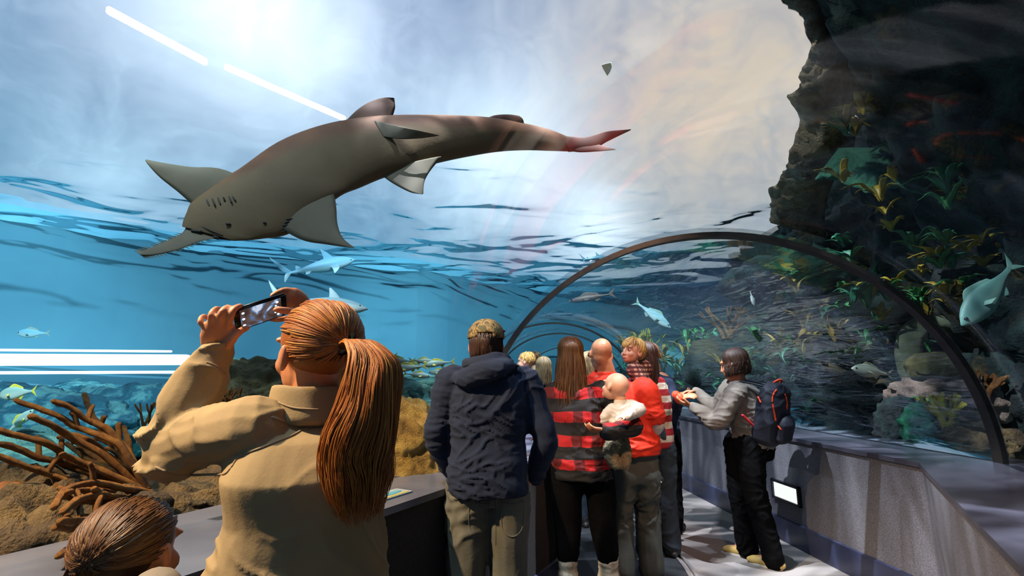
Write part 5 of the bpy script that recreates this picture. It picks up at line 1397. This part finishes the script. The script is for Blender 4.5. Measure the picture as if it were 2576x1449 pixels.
# rippled daylight falling on the floor and wall at right
sp = spot('rippled_daylight', (2.0,2.6,7.5), (2.0,4.2,.2), 9500, (.88,.9,1), 50, .4, .02)
sp.data.use_nodes = True; ln = sp.data.node_tree; em = ln.nodes['Emission']
t_ = ln.nodes.new('ShaderNodeTexCoord'); mp = ln.nodes.new('ShaderNodeMapping'); mp.inputs['Scale'].default_value = (1,3.2,1); mp.inputs['Rotation'].default_value = (0,0,.4)
n_ = ln.nodes.new('ShaderNodeTexNoise'); n_.inputs['Scale'].default_value = 5; n_.inputs['Detail'].default_value = 2; n_.inputs['Distortion'].default_value = 1.6
rp = ln.nodes.new('ShaderNodeValToRGB'); rp.color_ramp.elements[0].position = .42; rp.color_ramp.elements[0].color = (.12,.13,.15,1); rp.color_ramp.elements[1].position = .62; rp.color_ramp.elements[1].color = (1.6,1.5,1.45,1)
ln.links.new(t_.outputs['Normal'], mp.inputs[0]); ln.links.new(mp.outputs[0], n_.inputs['Vector']); ln.links.new(n_.outputs['Fac'], rp.inputs[0]); ln.links.new(rp.outputs[0], em.inputs['Color'])
em.inputs['Strength'].default_value = 1

sp2 = spot('rippled_daylight', (-1.8,2.2,7.6), (2.4,4.6,.4), 8500, (.9,.92,1), 44, .4, .02)
sp2.data.use_nodes = True; l2 = sp2.data.node_tree; em2 = l2.nodes['Emission']
a1 = l2.nodes.new('ShaderNodeTexCoord'); a2 = l2.nodes.new('ShaderNodeMapping'); a2.inputs['Scale'].default_value = (3.4,1,1); a2.inputs['Rotation'].default_value = (0,0,.5)
a3 = l2.nodes.new('ShaderNodeTexNoise'); a3.inputs['Scale'].default_value = 7; a3.inputs['Detail'].default_value = 2; a3.inputs['Distortion'].default_value = 1.4
a4 = l2.nodes.new('ShaderNodeValToRGB'); a4.color_ramp.elements[0].position = .42; a4.color_ramp.elements[0].color = (.25,.25,.27,1); a4.color_ramp.elements[1].position = .66; a4.color_ramp.elements[1].color = (2.0,1.85,1.75,1)
l2.links.new(a1.outputs['Normal'], a2.inputs[0]); l2.links.new(a2.outputs[0], a3.inputs['Vector']); l2.links.new(a3.outputs['Fac'], a4.inputs[0]); l2.links.new(a4.outputs[0], em2.inputs['Color']); em2.inputs['Strength'].default_value = 1
# lamp tubes over the water, then glowing strips below it
def lamp(a, b, r, label, mat='tube_light'):
    bm = bmesh.new(); tube(bm, [a, b], r, seg=10, n=6)
    return tag(obj('glowing_tube', bm, M[mat]), label, 'lamp')
def above(u, v, z): return G(u, v, z)
lamp(above(275,30,4.9), above(515,158,4.9), .028, 'long lit lamp tube above the water at upper left')
lamp(above(570,172,4.9), above(865,300,4.9), .026, 'long lit lamp tube above the water over the sawfish dorsal fin')
a, b = P(-60,905,9.3), P(468,905,11.0)
lamp(a, b, .12, 'long bright glow streak added on the far tank wall at left', 'streak_glow')  # glowing tubes added for the white light streak, no lamp fixture there
lamp(P(480,915,11), P(690,918,11.5), .06, 'short glow streak added behind the phone hand', 'streak_glow')
lamp(P(-60,938,9.3), P(468,936,11.0), .03, 'thin lower glow streak added on the far tank wall at left', 'streak_glow')
lamp(P(-60,880,9.3), P(430,884,10.9), .025, 'thin upper glow streak added on the far tank wall at left', 'streak_glow')
lamp(P(2100,1015,6.5), P(2235,1022,6.3), .018, 'thin bright strip low beyond the right wall', 'streak_glow')

vs = scene.view_settings; scene.display_settings.display_device = 'sRGB'
vs.view_transform = 'Standard'; vs.look = 'None'; vs.exposure = 0.0; vs.gamma = 1.0
c = scene.cycles
c.use_adaptive_sampling = True; c.adaptive_threshold = .04
c.max_bounces = 7; c.diffuse_bounces = 2; c.glossy_bounces = 3; c.transmission_bounces = 4; c.transparent_max_bounces = 24
c.caustics_reflective = False; c.caustics_refractive = False; c.use_denoising = True
c.sample_clamp_indirect = 4
